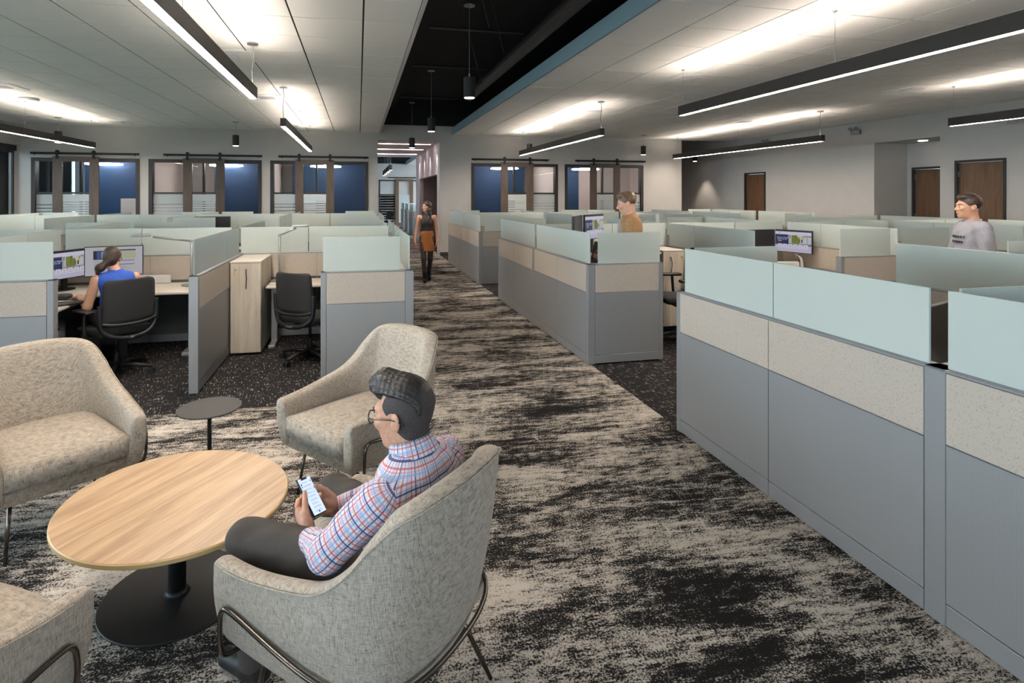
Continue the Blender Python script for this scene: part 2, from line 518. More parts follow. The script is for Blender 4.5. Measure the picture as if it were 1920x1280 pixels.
# outside the left windows: lawn, pale building and trees
struct(box('ground_outside', -40, XL - 0.2, -10, 40, -0.1, 0.0, plain('lawn_green', lin(120, 128, 110), 0.9)))
bld = empty('building', (-17, 20, 0))
tag(bld, 'pale blue grey building outside the far left window', 'building')
box('building_wall', -2, 2, -6, 30, 0, 9, plain('pale_render', lin(178, 196, 208), 0.8), bld)
box('building_band', 2.0, 2.06, -6, 30, 2.4, 2.6, M['wall_white'], bld)
# rear wall behind the camera (outside the picture): two piers and a window band
bm = bmesh.new()
bx(bm, XL, XR, YR - 0.15, YR, 1.9, ZD); bx(bm, XL, XR, YR - 0.15, YR, 0, 1.35); bx(bm, 5.3, XR, YR - 0.15, YR, 1.35, 1.9)
struct(finish('wall_rear', bm, M['wall']))
r = empty('window_6', (0, YR - 0.1, 0)); struct(r, 'window band behind the camera')
bm = bmesh.new()
for x in (XL, -5.1, -1.7, 1.8, 5.2): bx(bm, x, x + 0.08, 0, 0.1, 1.35, 1.9)
finish('window_frame', bm, M['frame_dark'], r)
# baseboards
bm = bmesh.new()
for i in range(0, len(xs) - 1, 2): bx(bm, xs[i], xs[i + 1], YB - 0.012, YB, 0, 0.10)
struct(finish('baseboard_back', bm, M['base_trim']))
bm = bmesh.new()
for i in range(0, len(ys) - 1, 2): bx(bm, XR - 0.012, XR, ys[i], ys[i + 1], 0, 0.10)
struct(finish('baseboard_right', bm, M['base_trim']))

# ------------------------------------------------------------------ ceilings
def ceiling_cloud(idx, x_edge, x_far, direction, yp, label, ymax=YB, ymin=YR, zc=ZC, p=0.725, single_from=3.6, x_single=99):
    r = empty('ceiling', (0, 0, 0)) if idx == 0 else empty('ceiling.%03d' % idx)
    struct(r, label)
    lo, hi = min(x_edge, x_far), max(x_edge, x_far)
    box('ceiling_backing', lo, hi, ymin, ymax, zc + 0.008, zc + 0.06, M['grid'], r)
    cache = {}
    rest = bmesh.new()
    # columns
    cols = []
    if direction < 0: x = 0.05; cols.append((0.05, x_edge - 0.02)); 
    else: x = x_edge
    if direction < 0:
        while x > lo: cols.append((max(x - p, lo), x)); x -= p
    else:
        while x < hi: cols.append((x, min(x + p, hi))); x += p
    rows = []
    y = yp
    while y > ymin: y -= p
    while y < ymax: rows.append((max(y, ymin), min(y + p, ymax))); y += p
    for a, b in cols:
        for c, d in rows:
            if d - c < 0.03 or b - a < 0.03: continue
            x0, x1, y0, y1 = a + 0.009, b - 0.009, c + 0.009, d - 0.009
            if idx < 2 and c >= single_from and a < x_single:
                key = (round(x1 - x0, 3), round(y1 - y0, 3))
                if key not in cache:
                    bm = bmesh.new(); w, h = key
                    bx(bm, -w / 2, w / 2, -h / 2, h / 2, 0, 0.0075)
                    bmesh.ops.recalc_face_normals(bm, faces=bm.faces[:])
                    me = bpy.data.meshes.new('ceiling_tile'); bm.to_mesh(me); bm.free(); me.materials.append(M['tile'])
                    cache[key] = me
                link('ceiling_tile', cache[key], r, ((x0 + x1) / 2, (y0 + y1) / 2, zc))
            else:
                bx(rest, x0, x1, y0, y1, zc, zc + 0.0075)
    if rest.faces:
        tag(finish('ceiling_tile', rest, M['tile'], r), kind='stuff')
    else: rest.free()
    return r
c0 = ceiling_cloud(0, 0.62, -8.55, -1, 6.14, 'white square tiled ceiling on the left of the walkway')
box('edge_trim', 0.60, 0.64, YR, YB, ZC - 0.012, ZC + 0.16, M['wall_white'], c0)
c1 = ceiling_cloud(1, 2.79, XR, 1, 4.83, 'white square tiled ceiling on the right of the walkway', ymax=17.0, x_single=12.2)
box('blue_fascia', 2.76, 2.79, YR, 16.95, ZC - 0.006, ZC + 0.20, M['blue_fascia'], c1)
struct(box('ceiling_bulkhead', XL, -8.54, YR, YB, 3.1, ZD, M['wall']))
struct(box('ceiling_deck', XL, XR + 2, YR, YB, ZD, ZD + 0.1, M['black_deck']), 'black painted open ceiling deck over the walkway')
struct(box('ceiling_recess', 10.4, XR + 0.1, YB + 0.07, 21.6, 4.0, 4.1, M['black_deck']))
# black pipes and ducts above the walkway
bm = bmesh.new()
cyl(bm, (2.45, YR, 4.05), (2.45, 12.6, 4.05), 0.11, n=16)
tag(finish('duct_pipe', bm, M['pipe']), 'large black pipe running along the dark ceiling beside the blue fascia', 'pipe')
for (y, z), w_ in zip(((6.6, 4.575), (9.3, 4.575), (12.1, 4.575), (16.0, 4.575)), ('first', 'second', 'third', 'last')):
    bm = bmesh.new(); cyl(bm, (0.62, y, z), (2.76, y, z), 0.025, n=8)
    tag(finish('crossing_pipe', bm, M['pipe']), w_ + ' thin black pipe crossing the dark ceiling slot, from the front', 'pipe', 'thin black pipes crossing the dark ceiling slot')
for k, (xx, yy) in enumerate(((1.2, 6.2), (1.7, 7.4), (1.5, 8.3), (1.85, 9.6), (1.9, 10.8))):
    bm = bmesh.new(); cyl(bm, (xx, yy, ZD), (xx + 0.35, yy + 0.5, 3.85), 0.005, n=6)
    tag(finish('hanger_wire', bm, M['pipe']), ('nearest', 'second', 'third', 'fourth', 'farthest')[k] + ' thin hanger wire slanting down beside the large black pipe', 'wire', 'hanger wires in the dark ceiling slot')
bm = bmesh.new()
bx(bm, 0.68, 1.05, 5.0, 16.6, 4.35, ZD)
tag(finish('beam', bm, M['black_deck']), 'black beam along the left edge of the dark ceiling slot', 'beam')

# supply vents
def vent(x, y, label):
    r = empty('ceiling_vent', (x, y, ZC)); tag(r, label, 'vent', 'square white ceiling vents')
    bm = bmesh.new()
    for s in ((-0.30, 0.30, -0.30, -0.14), (-0.30, 0.30, 0.14, 0.30), (-0.30, -0.14, -0.14, 0.14), (0.14, 0.30, -0.14, 0.14)):
        bx(bm, s[0], s[1], s[2], s[3], -0.012, -0.002)
    finish('vent_plate', bm, M['tile'], r)
    for k in range(5):
        box('louvre', -0.135, 0.135, -0.125 + k * 0.055, -0.105 + k * 0.055, -0.022, -0.004, M['white_plastic'], r)
    box('vent_throat', -0.14, 0.14, -0.14, 0.14, -0.003, -0.0005, M['black'], r)
for x, y, lb in ((5.05, 7.95, 'white square ceiling vent above the near right linear light'), (5.0, 11.45, 'white square ceiling vent over the middle right light'),
             (5.05, 15.85, 'white square ceiling vent near the back wall, right of walkway'), (9.35, 7.95, 'white square ceiling vent near the right wall'),
             (9.35, 12.3, 'white square ceiling vent farther along the right wall side'), (-1.68, 8.0, 'white square ceiling vent beside the near left linear light'),
             (-1.68, 11.25, 'white square ceiling vent beside the second left linear light'), (-5.9, 11.1, 'white square ceiling vent at the left picture edge'),
             (-5.9, 15.85, 'white square ceiling vent in the far left corner'), (-1.68, 15.6, 'white square ceiling vent near the back wall, left of walkway')):
    vent(x, y, lb)
bm = bmesh.new(); disc(bm, -6.1, 12.35, ZC - 0.05, ZC - 0.001, 0.17, bev=0.02)
tag(finish('access_point', bm, M['white_plastic']), 'round white wireless access point on the left ceiling', 'access point')
bm = bmesh.new(); disc(bm, -7.4, 15.2, ZC - 0.012, ZC - 0.001, 0.13)
tag(finish('ceiling_speaker', bm, M['white_plastic']), 'flat round white ceiling speaker near the left windows', 'speaker')
for y, lb in ((12.0, 'small grey emergency light high on the right wall, left of alcove'), (15.2, 'small grey emergency light high on right wall, above far door')):
    r = empty('emergency_light', (XR - 0.1, y, 3.42)); tag(r, lb, 'emergency light')
    box('body', 0, 0.1, -0.13, 0.13, -0.06, 0.06, M['silver'], r, 0.01)
    for s in (-0.09, 0.09):
        bm = bmesh.new(); cyl(bm, (-0.06, s, 0.09), (0.0, s, 0.07), 0.045, 0.03, 12); finish('lamp_head', bm, M['silver'], r, True)
r = empty('wall_grille', (XR - 0.012, 8.35, 3.3)); tag(r, 'grey louvred air grille high on the right wall', 'grille')
box('grille_frame', 0, 0.012, -0.25, 0.25, -0.1, 0.1, M['wall'], r)
for k in range(8): box('grille_slat', -0.008, 0.0, -0.23, 0.23, -0.085 + k * 0.022, -0.073 + k * 0.022, M['silver'], r)

# ------------------------------------------------------------------ linear pendants
def linear(x, y0, y1, mounts, label, zb=2.98):
    r = empty('linear_pendant', (x, y0, zb)); tag(r, label, 'pendant light', 'linear pendant lights')
    L = y1 - y0; w = 0.045; h = 0.14
    bm = bmesh.new()
    bx(bm, -w, -w + 0.006, 0, L, 0, h); bx(bm, w - 0.006, w, 0, L, 0, h)
    bx(bm, -w + 0.006, w - 0.006, 0, 0.006, 0, h); bx(bm, -w + 0.006, w - 0.006, L - 0.006, L, 0, h)
    bx(bm, -w + 0.006, w - 0.006, 0.006, L - 0.006, 0.05, 0.09)
    finish('housing', bm, M['fixture'], r)
    box('diffuser', -w + 0.006, w - 0.006, 0.006, L - 0.006, 0.004, 0.008, M['light_down'], r)
    box('uplight_lens', -w + 0.012, w - 0.012, 0.01, L - 0.01, 0.12, 0.124, M['light_up'], r)
    for k, my in enumerate(mounts):
        yy = my - y0
        bm = bmesh.new(); cyl(bm, (0, yy, h), (0, yy, ZC - zb), 0.0018, n=6, caps=False); finish('suspension_cable', bm, M['steel'], r)
        bm = bmesh.new(); disc(bm, 0, yy, ZC - zb - 0.012, ZC - zb, 0.022, n=20); finish('cable_mount', bm, M['steel'], r)
    return r
def canopy(r, yy, zb=2.98):
    bm = bmesh.new(); disc(bm, 0, yy, ZC - zb - 0.02, ZC - zb - 0.001, 0.065, n=28); finish('canopy', bm, M['steel'], r)
    bm = bmesh.new()
    pts = [(0, yy, ZC - zb - 0.02), (0.012, yy, 0.5), (-0.012, yy + 0.01, 0.35), (0.004, yy, 0.14)]
    tube(bm, smooth_path(pts), 0.006, 6); finish('power_cord', bm, M['silver'], r)
f = linear(4.65, 1.78, 7.52, (1.9, 4.75, 7.46), 'longest dark linear pendant hanging over the near right cubicles')
f = linear(4.65, 10.28, 16.0, (13.1, 15.75), 'dark linear pendant above the middle right cubicles, nearest the walkway')
canopy(f, 0.05)
f = linear(9.83, 10.35, 16.3, (13.15, 16.1), 'dark linear pendant far right, ending near the back corner')
canopy(f, 0.08) 
f = linear(9.83, 1.9, 7.66, (4.9, 7.6), 'dark linear pendant cut by the right picture edge')
f = linear(-1.25, 1.60, 7.36, (1.7, 4.5), 'long dark linear pendant in the upper left foreground')
canopy(f, 7.36 - 1.6 - 0.06)
f = linear(-1.25, 10.12, 15.75, (12.95, 15.6), 'shorter dark linear pendant beyond, left of the walkway')
canopy(f, 0.05)
f = linear(-6.38, 9.0, 15.75, (9.9, 12.8, 15.6), 'dark linear pendant at the far left near the windows')

# cylinder pendants
def can(x, y, zt, label, disc_z=None, zb=3.08, group='black cylinder pendants'):
    r = empty('cylinder_pendant', (x, y, zb)); tag(r, label, 'pendant light', group)
    bm = bmesh.new(); disc(bm, 0, 0, 0.006, 0.27, 0.078, n=28, bev=0.004); finish('shade', bm, M['black_metal'], r)
    bm = bmesh.new(); disc(bm, 0, 0, 0.0, 0.006, 0.066, n=24); finish('lamp_lens', bm, M['light_can'], r)
    bm = bmesh.new(); cyl(bm, (0, 0, 0.27), (0, 0, 0.32), 0.014, 0.008, 10); cyl(bm, (0, 0, 0.32), (0, 0, zt - zb), 0.003, n=6); finish('suspension_cord', bm, M['silver'], r)
    bm = bmesh.new(); disc(bm, 0, 0, zt - zb - 0.015, zt - zb, 0.075, n=24); finish('canopy', bm, M['silver'], r)
    if zt > 4.2:
        bm = bmesh.new(); cyl(bm, (0, 0, zt - zb), (0, 0, ZD - zb), 0.008, n=8); finish('stem', bm, M['pipe'], r)
    return r
can(1.42, 7.28, 4.3, 'nearest black cylinder pendant over the walkway')
can(1.42, 11.25, 4.3, 'second black cylinder pendant over the walkway')
can(1.40, 15.2, 4.3, 'third black cylinder pendant over the walkway, before the hall')
can(-6.9, 15.2, ZC, 'black cylinder pendant behind the far left linear light', zb=3.05)
can(-3.0, 15.2, ZC, 'black cylinder pendant in front of the second office front', zb=3.05)
can(4.9, 15.9, ZC, 'black cylinder pendant partly behind the middle right linear light', zb=3.05)
can(8.5, 15.8, ZC, 'black cylinder pendant right of the last office front', zb=3.05)
can(11.95, 18.4, 4.0, 'black cylinder pendant in the dark far right recess', zb=3.05)
for (x, y) in ((1.42, 7.28), (1.42, 11.25), (1.4, 15.2), (-6.9, 15.2), (-3.0, 15.2), (8.5, 15.8), (4.9, 15.9), (11.95, 18.4), (11.6, 20.9)):
    ld = bpy.data.lights.new('can_spot', 'SPOT'); ld.energy = 60; ld.color = WARM[:3]; ld.spot_size = math.radians(75); ld.spot_blend = 0.6; ld.shadow_soft_size = 0.05
    o = bpy.data.objects.new('can_spot', ld); o.location = (x, y, 3.02); o['kind'] = 'structure'; COL.objects.link(o)

# ------------------------------------------------------------------ office fronts
def office(i, x0, x1, doorx, blue_side, rail, glassx, mull):
    yf = YB - 0.02
    r = empty('window_%d' % (10 + i), (x0, yf, 0))
    struct(r, 'dark framed glazed office front, number %s from the left' % ('one', 'two', 'three', 'four', 'five')[i])
    w = x1 - x0; fr = 0.09
    bm = bmesh.new()
    bx(bm, 0, fr, 0, 0.2, 0, ZW); bx(bm, w - fr, w, 0, 0.2, 0, ZW); bx(bm, fr, w - fr, 0, 0.2, ZW - fr, ZW)
    ga, gb = glassx[0] - x0, glassx[1] - x0
    bx(bm, ga, gb, 0.03, 0.12, 1.85, 1.90)
    bx(bm, ga, gb, 0.03, 0.12, 0.0, 0.12)
    em = gb if blue_side > 0 else ga - 0.05
    bx(bm, em, em + 0.05, 0.03, 0.12, 0, ZW - fr)
    finish('window_frame', bm, M['frame_dark'], r)
    box('glass_pane', ga, gb, 0.07, 0.08, 1.90, ZW - fr, M['pane'], r)
    box('glass_pane', ga, gb, 0.07, 0.08, 0.12, 1.85, M['pane'], r)
    bm = bmesh.new()
    z = 0.14
    while z < 1.84:
        hh = 0.10 if z < 1.25 else 0.075
        if z > 1.55: hh = 1.84 - z
        bx(bm, ga + 0.005, gb - 0.005, 0.062, 0.066, z, min(z + hh, 1.84)); z += hh + 0.016
    tag(finish('frosted_film', bm, M['film'], r), kind='stuff')
    # barn door
    d = empty('barn_door', (doorx[0], yf - 0.09, 0)); side = ('leftmost', 'second', 'third', 'fourth', 'rightmost')[i]
    tag(d, '%s dark wood sliding barn door with glass, counted from the left' % side, 'door', 'sliding barn doors')
    dw = doorx[1] - doorx[0]; st = 0.225; zt = 2.83
    bm = bmesh.new()
    bx(bm, 0, st, 0, 0.045, 0.01, zt); bx(bm, dw - st, dw, 0, 0.045, 0.01, zt)
    finish('stile', bm, M['wenge'], d)
    bm = bmesh.new(); bx(bm, st, dw - st, 0, 0.045, zt - 0.13, zt); bx(bm, st, dw - st, 0, 0.045, 0.01, 0.28); finish('rail', bm, M['wenge'], d)
    box('glass_pane', st, dw - st, 0.018, 0.026, 0.28, zt - 0.13, M['pane'], d)
    box('mullion', st, dw - st, 0.01, 0.035, 1.85, 1.90, M['frame_dark'], d)
    bm = bmesh.new(); z = 0.30
    while z < 1.84:
        hh = 0.10 if z < 1.3 else 0.05
        if z > 1.6: hh = 1.84 - z
        bx(bm, st + 0.004, dw - st - 0.004, 0.012, 0.016, z, min(z + hh, 1.84)); z += hh + 0.014
    tag(finish('frosted_film', bm, M['film'], d), kind='stuff')
    # rail and hangers
    q = empty('barn_door_rail', (rail[0], yf - 0.10, 2.91)); tag(q, 'black flat sliding rail above the %s barn door' % side, 'rail', 'barn door rails')
    box('track', 0, rail[1] - rail[0], 0, 0.012, -0.03, 0.03, M['black_metal'], q)
    for hx in (doorx[0] + st / 2, doorx[1] - st / 2):
        bm = bmesh.new(); h0 = hx - rail[0]
        bx(bm, h0 - 0.03, h0 + 0.03, -0.018, -0.004, -0.14, 0.05); cyl(bm, (h0, -0.02, 0.045), (h0, 0.03, 0.045), 0.04, n=16)
        finish('hanger', bm, M['black_metal'], q)
    for hx in (0.1, rail[1] - rail[0] - 0.1):
        box('rail_stop', hx - 0.015, hx + 0.015, -0.015, 0.0, -0.05, 0.03, M['black_metal'], q)
off = [((-8.30, -5.76), (-7.77, -6.70), 1, (-8.27, -5.73), (-8.21, -7.2)),
       ((-5.54, -2.66), (-4.66, -3.61), 1, (-5.14, -2.63), (-5.45, -4.2)),
       ((-2.43, 0.28), (-1.75, -0.68), 1, (-2.2, 0.29), (-2.34, -1.2)),
       ((3.36, 6.15), (4.27, 5.31), -1, (3.35, 5.81), (4.75, 6.06)),
       ((6.38, 9.10), (7.20, 8.23), -1, (6.69, 9.12), (7.7, 9.01))]
for i, (u, dx, bs, rl, gx) in enumerate(off):
    office(i, u[0], u[1], dx, bs, rl, gx, None)
# offices behind
OB = YB + 3.2
struct(box('wall_office_back', XL, 0.4, OB, OB + 0.1, 0, 3.2, M['greige']))
struct(box('wall_office_back_right', 3.3, 10.4, OB, OB + 0.1, 0, 3.2, M['greige']))
for x in (-5.65, -2.55, 0.42): struct(box('wall_partition', x - 0.05, x + 0.05, YB + 0.2, OB, 0, 3.2, M['greige'] if x < 0.3 else M['wall']))
for x in (3.33, 6.27, 10.3): struct(box('wall_partition', x - 0.05, x + 0.05, YB + 0.2, OB, 0, 3.2, M['greige']))
struct(box('ceiling_office', XL, 0.4, YB + 0.17, OB, 3.2, 3.25, M['tile']))
struct(box('ceiling_office_right', 3.28, 10.4, YB + 0.17, OB, 3.2, 3.25, M['tile']))
for a, b, y in ((-7.9, -5.72, 2.0), (-4.35, -2.62, 2.0), (-2.1, 0.35, 2.4), (3.7, 5.75, 2.4), (6.35, 7.9, 2.6)):
    struct(box('wall_accent', a, b, YB + y, YB + y + 0.06, 0, 3.2, M['blue_wall']))
r = empty('window_7', (XL - 0.1, YB + 0.3, 0)); struct(r, 'leftmost office window, tint added to dim the outdoors')
box('glass_pane', 0.04, 0.05, 0.0, 2.9, 0.45, 3.0, M['tinted'], r)  # tinted pane added to tone down the bright outdoor view
box('window_frame', 0.02, 0.08, 1.4, 1.46, 0.45, 3.0, M['frame_dark'], r)
# white file cabinet in first office
r = empty('file_cabinet', (-6.55, YB + 0.9, 0)); tag(r, 'tall white file cabinet before the blue wall of the leftmost office', 'cabinet')
box('cabinet_body', 0, 0.62, 0, 0.5, 0, 1.72, M['white_plastic'], r, 0.005)
for k in range(5):
    box('drawer', 0.02, 0.60, -0.015, 0, 0.05 + k * 0.33, 0.36 + k * 0.33, M['white_plastic'], r, 0.003)
for cx, lb in ((-7.2, 'glowing ring lamp inside the leftmost office'), (-3.9, 'glowing ring lamp inside the second office'), (-1.0, 'glowing ring lamp inside the third office'), (4.8, 'glowing ring lamp inside the fourth office'), (7.7, 'glowing ring lamp inside the rightmost office')):
    r = empty('ring_pendant', (cx, YB + 1.5, 2.72)); tag(r, lb, 'pendant light', 'office ring lamps')
    bm = bmesh.new(); pts = [(0.45 * math.cos(t * PI / 18), 0.45 * math.sin(t * PI / 18), 0) for t in range(36)]
    tube(bm, pts, 0.018, 8, closed=True); finish('ring', bm, M['light_office'], r, True)
    bm = bmesh.new()
    for t in range(3): cyl(bm, (0.45 * math.cos(t * 2.09), 0.45 * math.sin(t * 2.09), 0), (0, 0, 0.48), 0.002, n=5)
    finish('suspension_cable', bm, M['steel'], r)

# ------------------------------------------------------------------ hall beyond the opening
HY = 24.2; HZ = 3.44
bm = bmesh.new()
bx(bm, 2.40, 2.56, YB + T, 17.6, 0, HZ); bx(bm, 2.40, 2.56, 22.8, HY, 0, HZ); bx(bm, 2.40, 2.56, 17.6, 22.8, 2.47, HZ)
struct(finish('wall_hall', bm, M['wall_white']), 'washed white hall wall above the wood alcove')
struct(box('wall_hall_left', 0.36, 0.55, YB + T, HY, 0, HZ, M['wall_white']))
struct(box('ceiling_hall', 0.36, 2.56, YB + T, HY, HZ, HZ + 0.1, M['greige']))
struct(box('wall_hall_alcove', 3.2, 3.27, 17.3, 22.8, 0, 2.6, M['hall_wood']), 'wood panelled alcove wall in the hall')
struct(box('wall_hall_alcove_side', 2.56, 3.27, 22.8, 22.9, 0, 2.6, M['hall_wood']))
struct(box('ceiling_hall_alcove', 2.56, 3.27, 17.3, 22.9, 2.6, 2.65, M['greige']))
for y in (18.0, 20.1, 22.4):
    tag(box('ceiling_strip', 0.62, 2.25, y, y + 0.09, HZ - 0.006, HZ + 0.001, M['light_hall']), 'glowing line light across the hall ceiling', 'strip light', 'line lights across the hall ceiling')
for y in (17.6, 19.3, 21.0, 22.7):
    ld = bpy.data.lights.new('wash_spot', 'SPOT'); ld.energy = 30; ld.color = (1, 0.9, 0.92); ld.spot_size = math.radians(60); ld.spot_blend = 0.5
    o = bpy.data.objects.new('wash_spot', ld); o.location = (2.24, y, HZ - 0.03); o['kind'] = 'structure'; COL.objects.link(o)
struct(box('wall_hall_end', 2.56, 8, HY, HY + 0.1, 0, ZD, M['wall']))
struct(box('wall_hall_end_left', XL, 0.36, HY, HY + 0.1, 0, ZD, M['wall']))
# far room
struct(box('ceiling_far_deck', XL, 8, HY, YF, ZD, ZD + 0.1, M['black_deck']))
struct(box('wall_far_room', XL, 8, YF - 0.4, YF, 0, 3.72, M['wall']))
struct(box('wall_far_room_upper', XL, 8, YF - 0.4, YF, 3.72, ZD, M['black_deck']))
c2 = ceiling_cloud(2, 2.79, 8.0, 1, 25.0, 'white tiled ceiling of the far room', ymax=YF - 0.4, ymin=HY + 0.1)
box('blue_fascia', 2.76, 2.79, HY + 0.1, YF - 0.4, ZC - 0.006, ZC + 0.20, M['blue_fascia'], c2)
fw = YF - 0.43
r = empty('window_20', (1.18, fw, 0)); struct(r, 'glazed office front at the end of the far room')
bm = bmesh.new()
for x in (0, 0.95, 2.6): bx(bm, x, x + 0.08, 0, 0.05, 0, 2.75)
bx(bm, 0, 2.68, 0, 0.05, 2.67, 2.75); bx(bm, 0, 0.95, 0, 0.05, 1.83, 1.9); bx(bm, 0, 0.95, 0, 0.05, 0.4, 0.47)
finish('window_frame', bm, M['frame_dark'], r)
box('blue_panel', 0.08, 2.6, 0.06, 0.08, 1.9, 2.67, M['blue_wall'], r); box('blue_panel', 1.8, 2.6, 0.052, 0.06, 0.0, 2.67, M['blue_wall'], r)
bm = bmesh.new()
for k in range(9): bx(bm, 0.08, 0.95, 0.03, 0.05, 0.5 + k * 0.148, 0.5 + k * 0.148 + 0.125)
tag(finish('frosted_film', bm, M['film'], r), kind='stuff')
d = empty('barn_door', (2.15, fw - 0.08, 0)); tag(d, 'brown barn door at the far end of the hall', 'door')
bm = bmesh.new(); bx(bm, 0, 0.2, 0, 0.04, 0, 2.8); bx(bm, 0.85, 1.05, 0, 0.04, 0, 2.8); finish('stile', bm, M['walnut'], d)
bm = bmesh.new(); bx(bm, 0.2, 0.85, 0, 0.04, 2.66, 2.8); bx(bm, 0.2, 0.85, 0, 0.04, 0, 0.2); finish('rail', bm, M['walnut'], d)
box('film_panel', 0.2, 0.85, 0.015, 0.025, 0.2, 1.85, M['film'], d)
bm = bmesh.new(); bx(bm, 1.7, 4.0, fw - 0.1, fw - 0.085, 2.85, 2.91); bx(bm, 1.9, 1.93, fw - 0.09, fw + 0.03, 2.87, 2.89); bx(bm, 3.7, 3.73, fw - 0.09, fw + 0.03, 2.87, 2.89)
tag(finish('barn_door_rail', bm, M['black_metal']), 'thin black rail above the far hall barn door', 'rail')
for k, y in enumerate((25.8, 27.3, 28.8, 30.6, 32.4)):
    can(1.42, y, 4.4, ('first', 'second', 'third', 'fourth', 'last')[k] + ' small black cylinder pendant in the room beyond the hall', group='cylinder pendants beyond the hall', zb=2.95)
linear(4.9, 25.0, 31.0, (26, 30), 'added linear pendant lighting the far room, right of the hall')  # added lamp, out of view, that brightens the room beyond the hall
# ------------------------------------------------------------------ cubicle partitions
PZ = 1.075; GZ = 1.402; PT = 0.08
def partition(name_label, x0, y0, x1, y1, segs, panes, posts=(True, True), glass='frost', mid_posts=(), group=None, detail=True, low='metal_panel', label=True):
    """One run of panel from (x0,y0) to (x1,y1). segs = tile widths splits (fractions in metres), panes = list of (a,b) along the run."""
    L = math.hypot(x1 - x0, y1 - y0)
    r = empty('cubicle_partition', (x0, y0, 0), math.atan2(y1 - y0, x1 - x0))
    tag(r, name_label, 'partition', group, 'thing')
    h = PT / 2
    bm = bmesh.new(); bx(bm, 0.01, L - 0.01, -h + 0.012, h - 0.012, 0.012, PZ - 0.014); finish('frame_core', bm, M['trim'], r)
    cuts = [0.0 if not posts[0] else 0.05]
    for s in segs: cuts.append(s)
    cuts.append(L if not posts[1] else L - 0.05)
    g = 0.0025
    for a, b in zip(cuts[:-1], cuts[1:]):
        for mp in mid_posts:
            if abs(a - mp) < 0.02: a = mp + 0.045
            if abs(b - mp) < 0.02: b = mp - 0.045
        for s in (-1, 1):
            ya, yb = sorted((s * (h - 0.012), s * h))
            box('fabric_tile', a + g, b - g, ya, yb, 0.765 + g, PZ - 0.014, M['tan'], r, 0.002)
            box('metal_tile', a + g, b - g, ya, yb, 0.105 + g, 0.765 - g, M[low], r, 0.002)
            box('base_cover', a + g, b - g, ya, yb, 0.014, 0.105 - g, M['trim'], r, 0.002)
    pl = ([0.0] if posts[0] else []) + [p - 0.045 for p in mid_posts] + ([L - 0.05] if posts[1] else [])
    for k, p in enumerate(pl):
        w = 0.09 if p not in (0.0, L - 0.05) else 0.05
        box('post', p, p + w, -h, h, 0.006, PZ, M['trim'], r, 0.003)
    box('top_cap', 0, L, -h, h, PZ - 0.012, PZ, M['trim'], r, 0.003)
    for a, b in panes:
        gp = box('glass_screen', a, b, -0.006, 0.006, PZ - 0.004, GZ, M['frost'] if glass == 'frost' else M['frost_clear'], r, 0.0015)
    return r

XA, XB_ = 0.49, 2.42          # centre lines of the runs along the walkway
ST = 1.99                     # workstation pitch
rowsR = [('nearest', -0.07, 1.92, 3.91), ('middle', 5.62, 7.55, 9.57), ('farthest', 11.2, 13.2, 15.2)]
rowsL = [('front', 5.58, 7.66, 9.58), ('rear', 11.3, 13.35, 15.25)]

def cluster(side, rowname, y0, ym, y1, s, x0, n, front=True, seam_panes=False, ST=1.99):
    """s = +1 grows to the right of the walkway, -1 to the left."""
    h = 0.04
    lab = '%s cubicle block %s of the walkway' % (rowname, side)
    # run along the walkway
    pn = [(0.04, ym - y0 - 0.05), (ym - y0 + 0.05, y1 - y0 - 0.04)]
    if seam_panes:
        q = (y1 - y0 + ym - y0) / 2
        pn = [(0.04, (ym - y0) / 2 - 0.004), ((ym - y0) / 2 + 0.004, ym - y0 - 0.03), (ym - y0 + 0.05, q - 0.004), (q + 0.004, y1 - y0 - 0.06)]
    sg = [(ym - y0) / 2, ym - y0, (ym - y0) + (y1 - ym) / 2]
    partition('long grey and tan walkway partition of the ' + lab, x0, y0, x0, y1, sg, pn, mid_posts=(ym - y0,))
    xe = x0 + s * n * ST
    partition('outer end partition of the ' + lab, xe, y0, xe, y1, sg, pn, mid_posts=(ym - y0,))
    # spine
    Ls = n * ST
    pa = []
    for k in range(n): pa += [(k * ST + 0.06, k * ST + ST / 2 + 0.1), (k * ST + ST / 2 + 0.112, (k + 1) * ST - (0.05 if k < n - 1 else 0.13))]
    xa, xb = x0 + s * h, xe - s * h
    partition('spine partition through the ' + lab, xa, ym, xb, ym, [k * ST + ST / 2 * j for k in range(n) for j in (1, 2)][:-1], pa, posts=(False, False), low='charcoal')
    # dividers and returns
    words = ['first', 'second', 'third', 'fourth', 'fifth']
    for k in range(1, n):
        xk = x0 + s * k * ST
        for (ya, yb, side2) in ((y0, ym - h, 'near'), (ym + h, y1, 'far')):
            if side2 == 'far' and not front: continue
            Lk = abs(yb - ya)
            cl = 'clear' if (side == 'left' and rowname == 'front' and k == 1 and side2 == 'near') else 'frost'
            fa, fb = (ya, yb) if side2 == 'near' else (yb, ya)
            partition('%s divider from the walkway, %s side of the %s' % (words[k - 1], side2, lab), xk, fa, xk, fb, [Lk * 0.63], [(0.02, Lk * 0.63), (Lk * 0.63 + 0.008, Lk - 0.06)], posts=(True, False), glass=cl)
    rl = 0.80
    for k in range(n + 1):
        xk = x0 + s * k * ST
        if k % 2 == 1: continue
        for (yy, side2) in ((y0 + h, 'near'), (y1 - h, 'far')):
            for dirn in (1, -1):
                if (k == 0 and dirn == -1) or (k == n and dirn == 1): continue
                a = xk + s * dirn * (h + 0.0)
                b = a + s * dirn * rl
                wl = ('corner' if k == 0 else ('outer corner' if k == n else ('centre inner' if dirn < 0 else 'centre outer')))
                partition('short %s front panel, %s side of the %s' % (wl, side2, lab), a, yy, b, yy, [], [(0.05, rl - 0.02)], posts=(False, True))

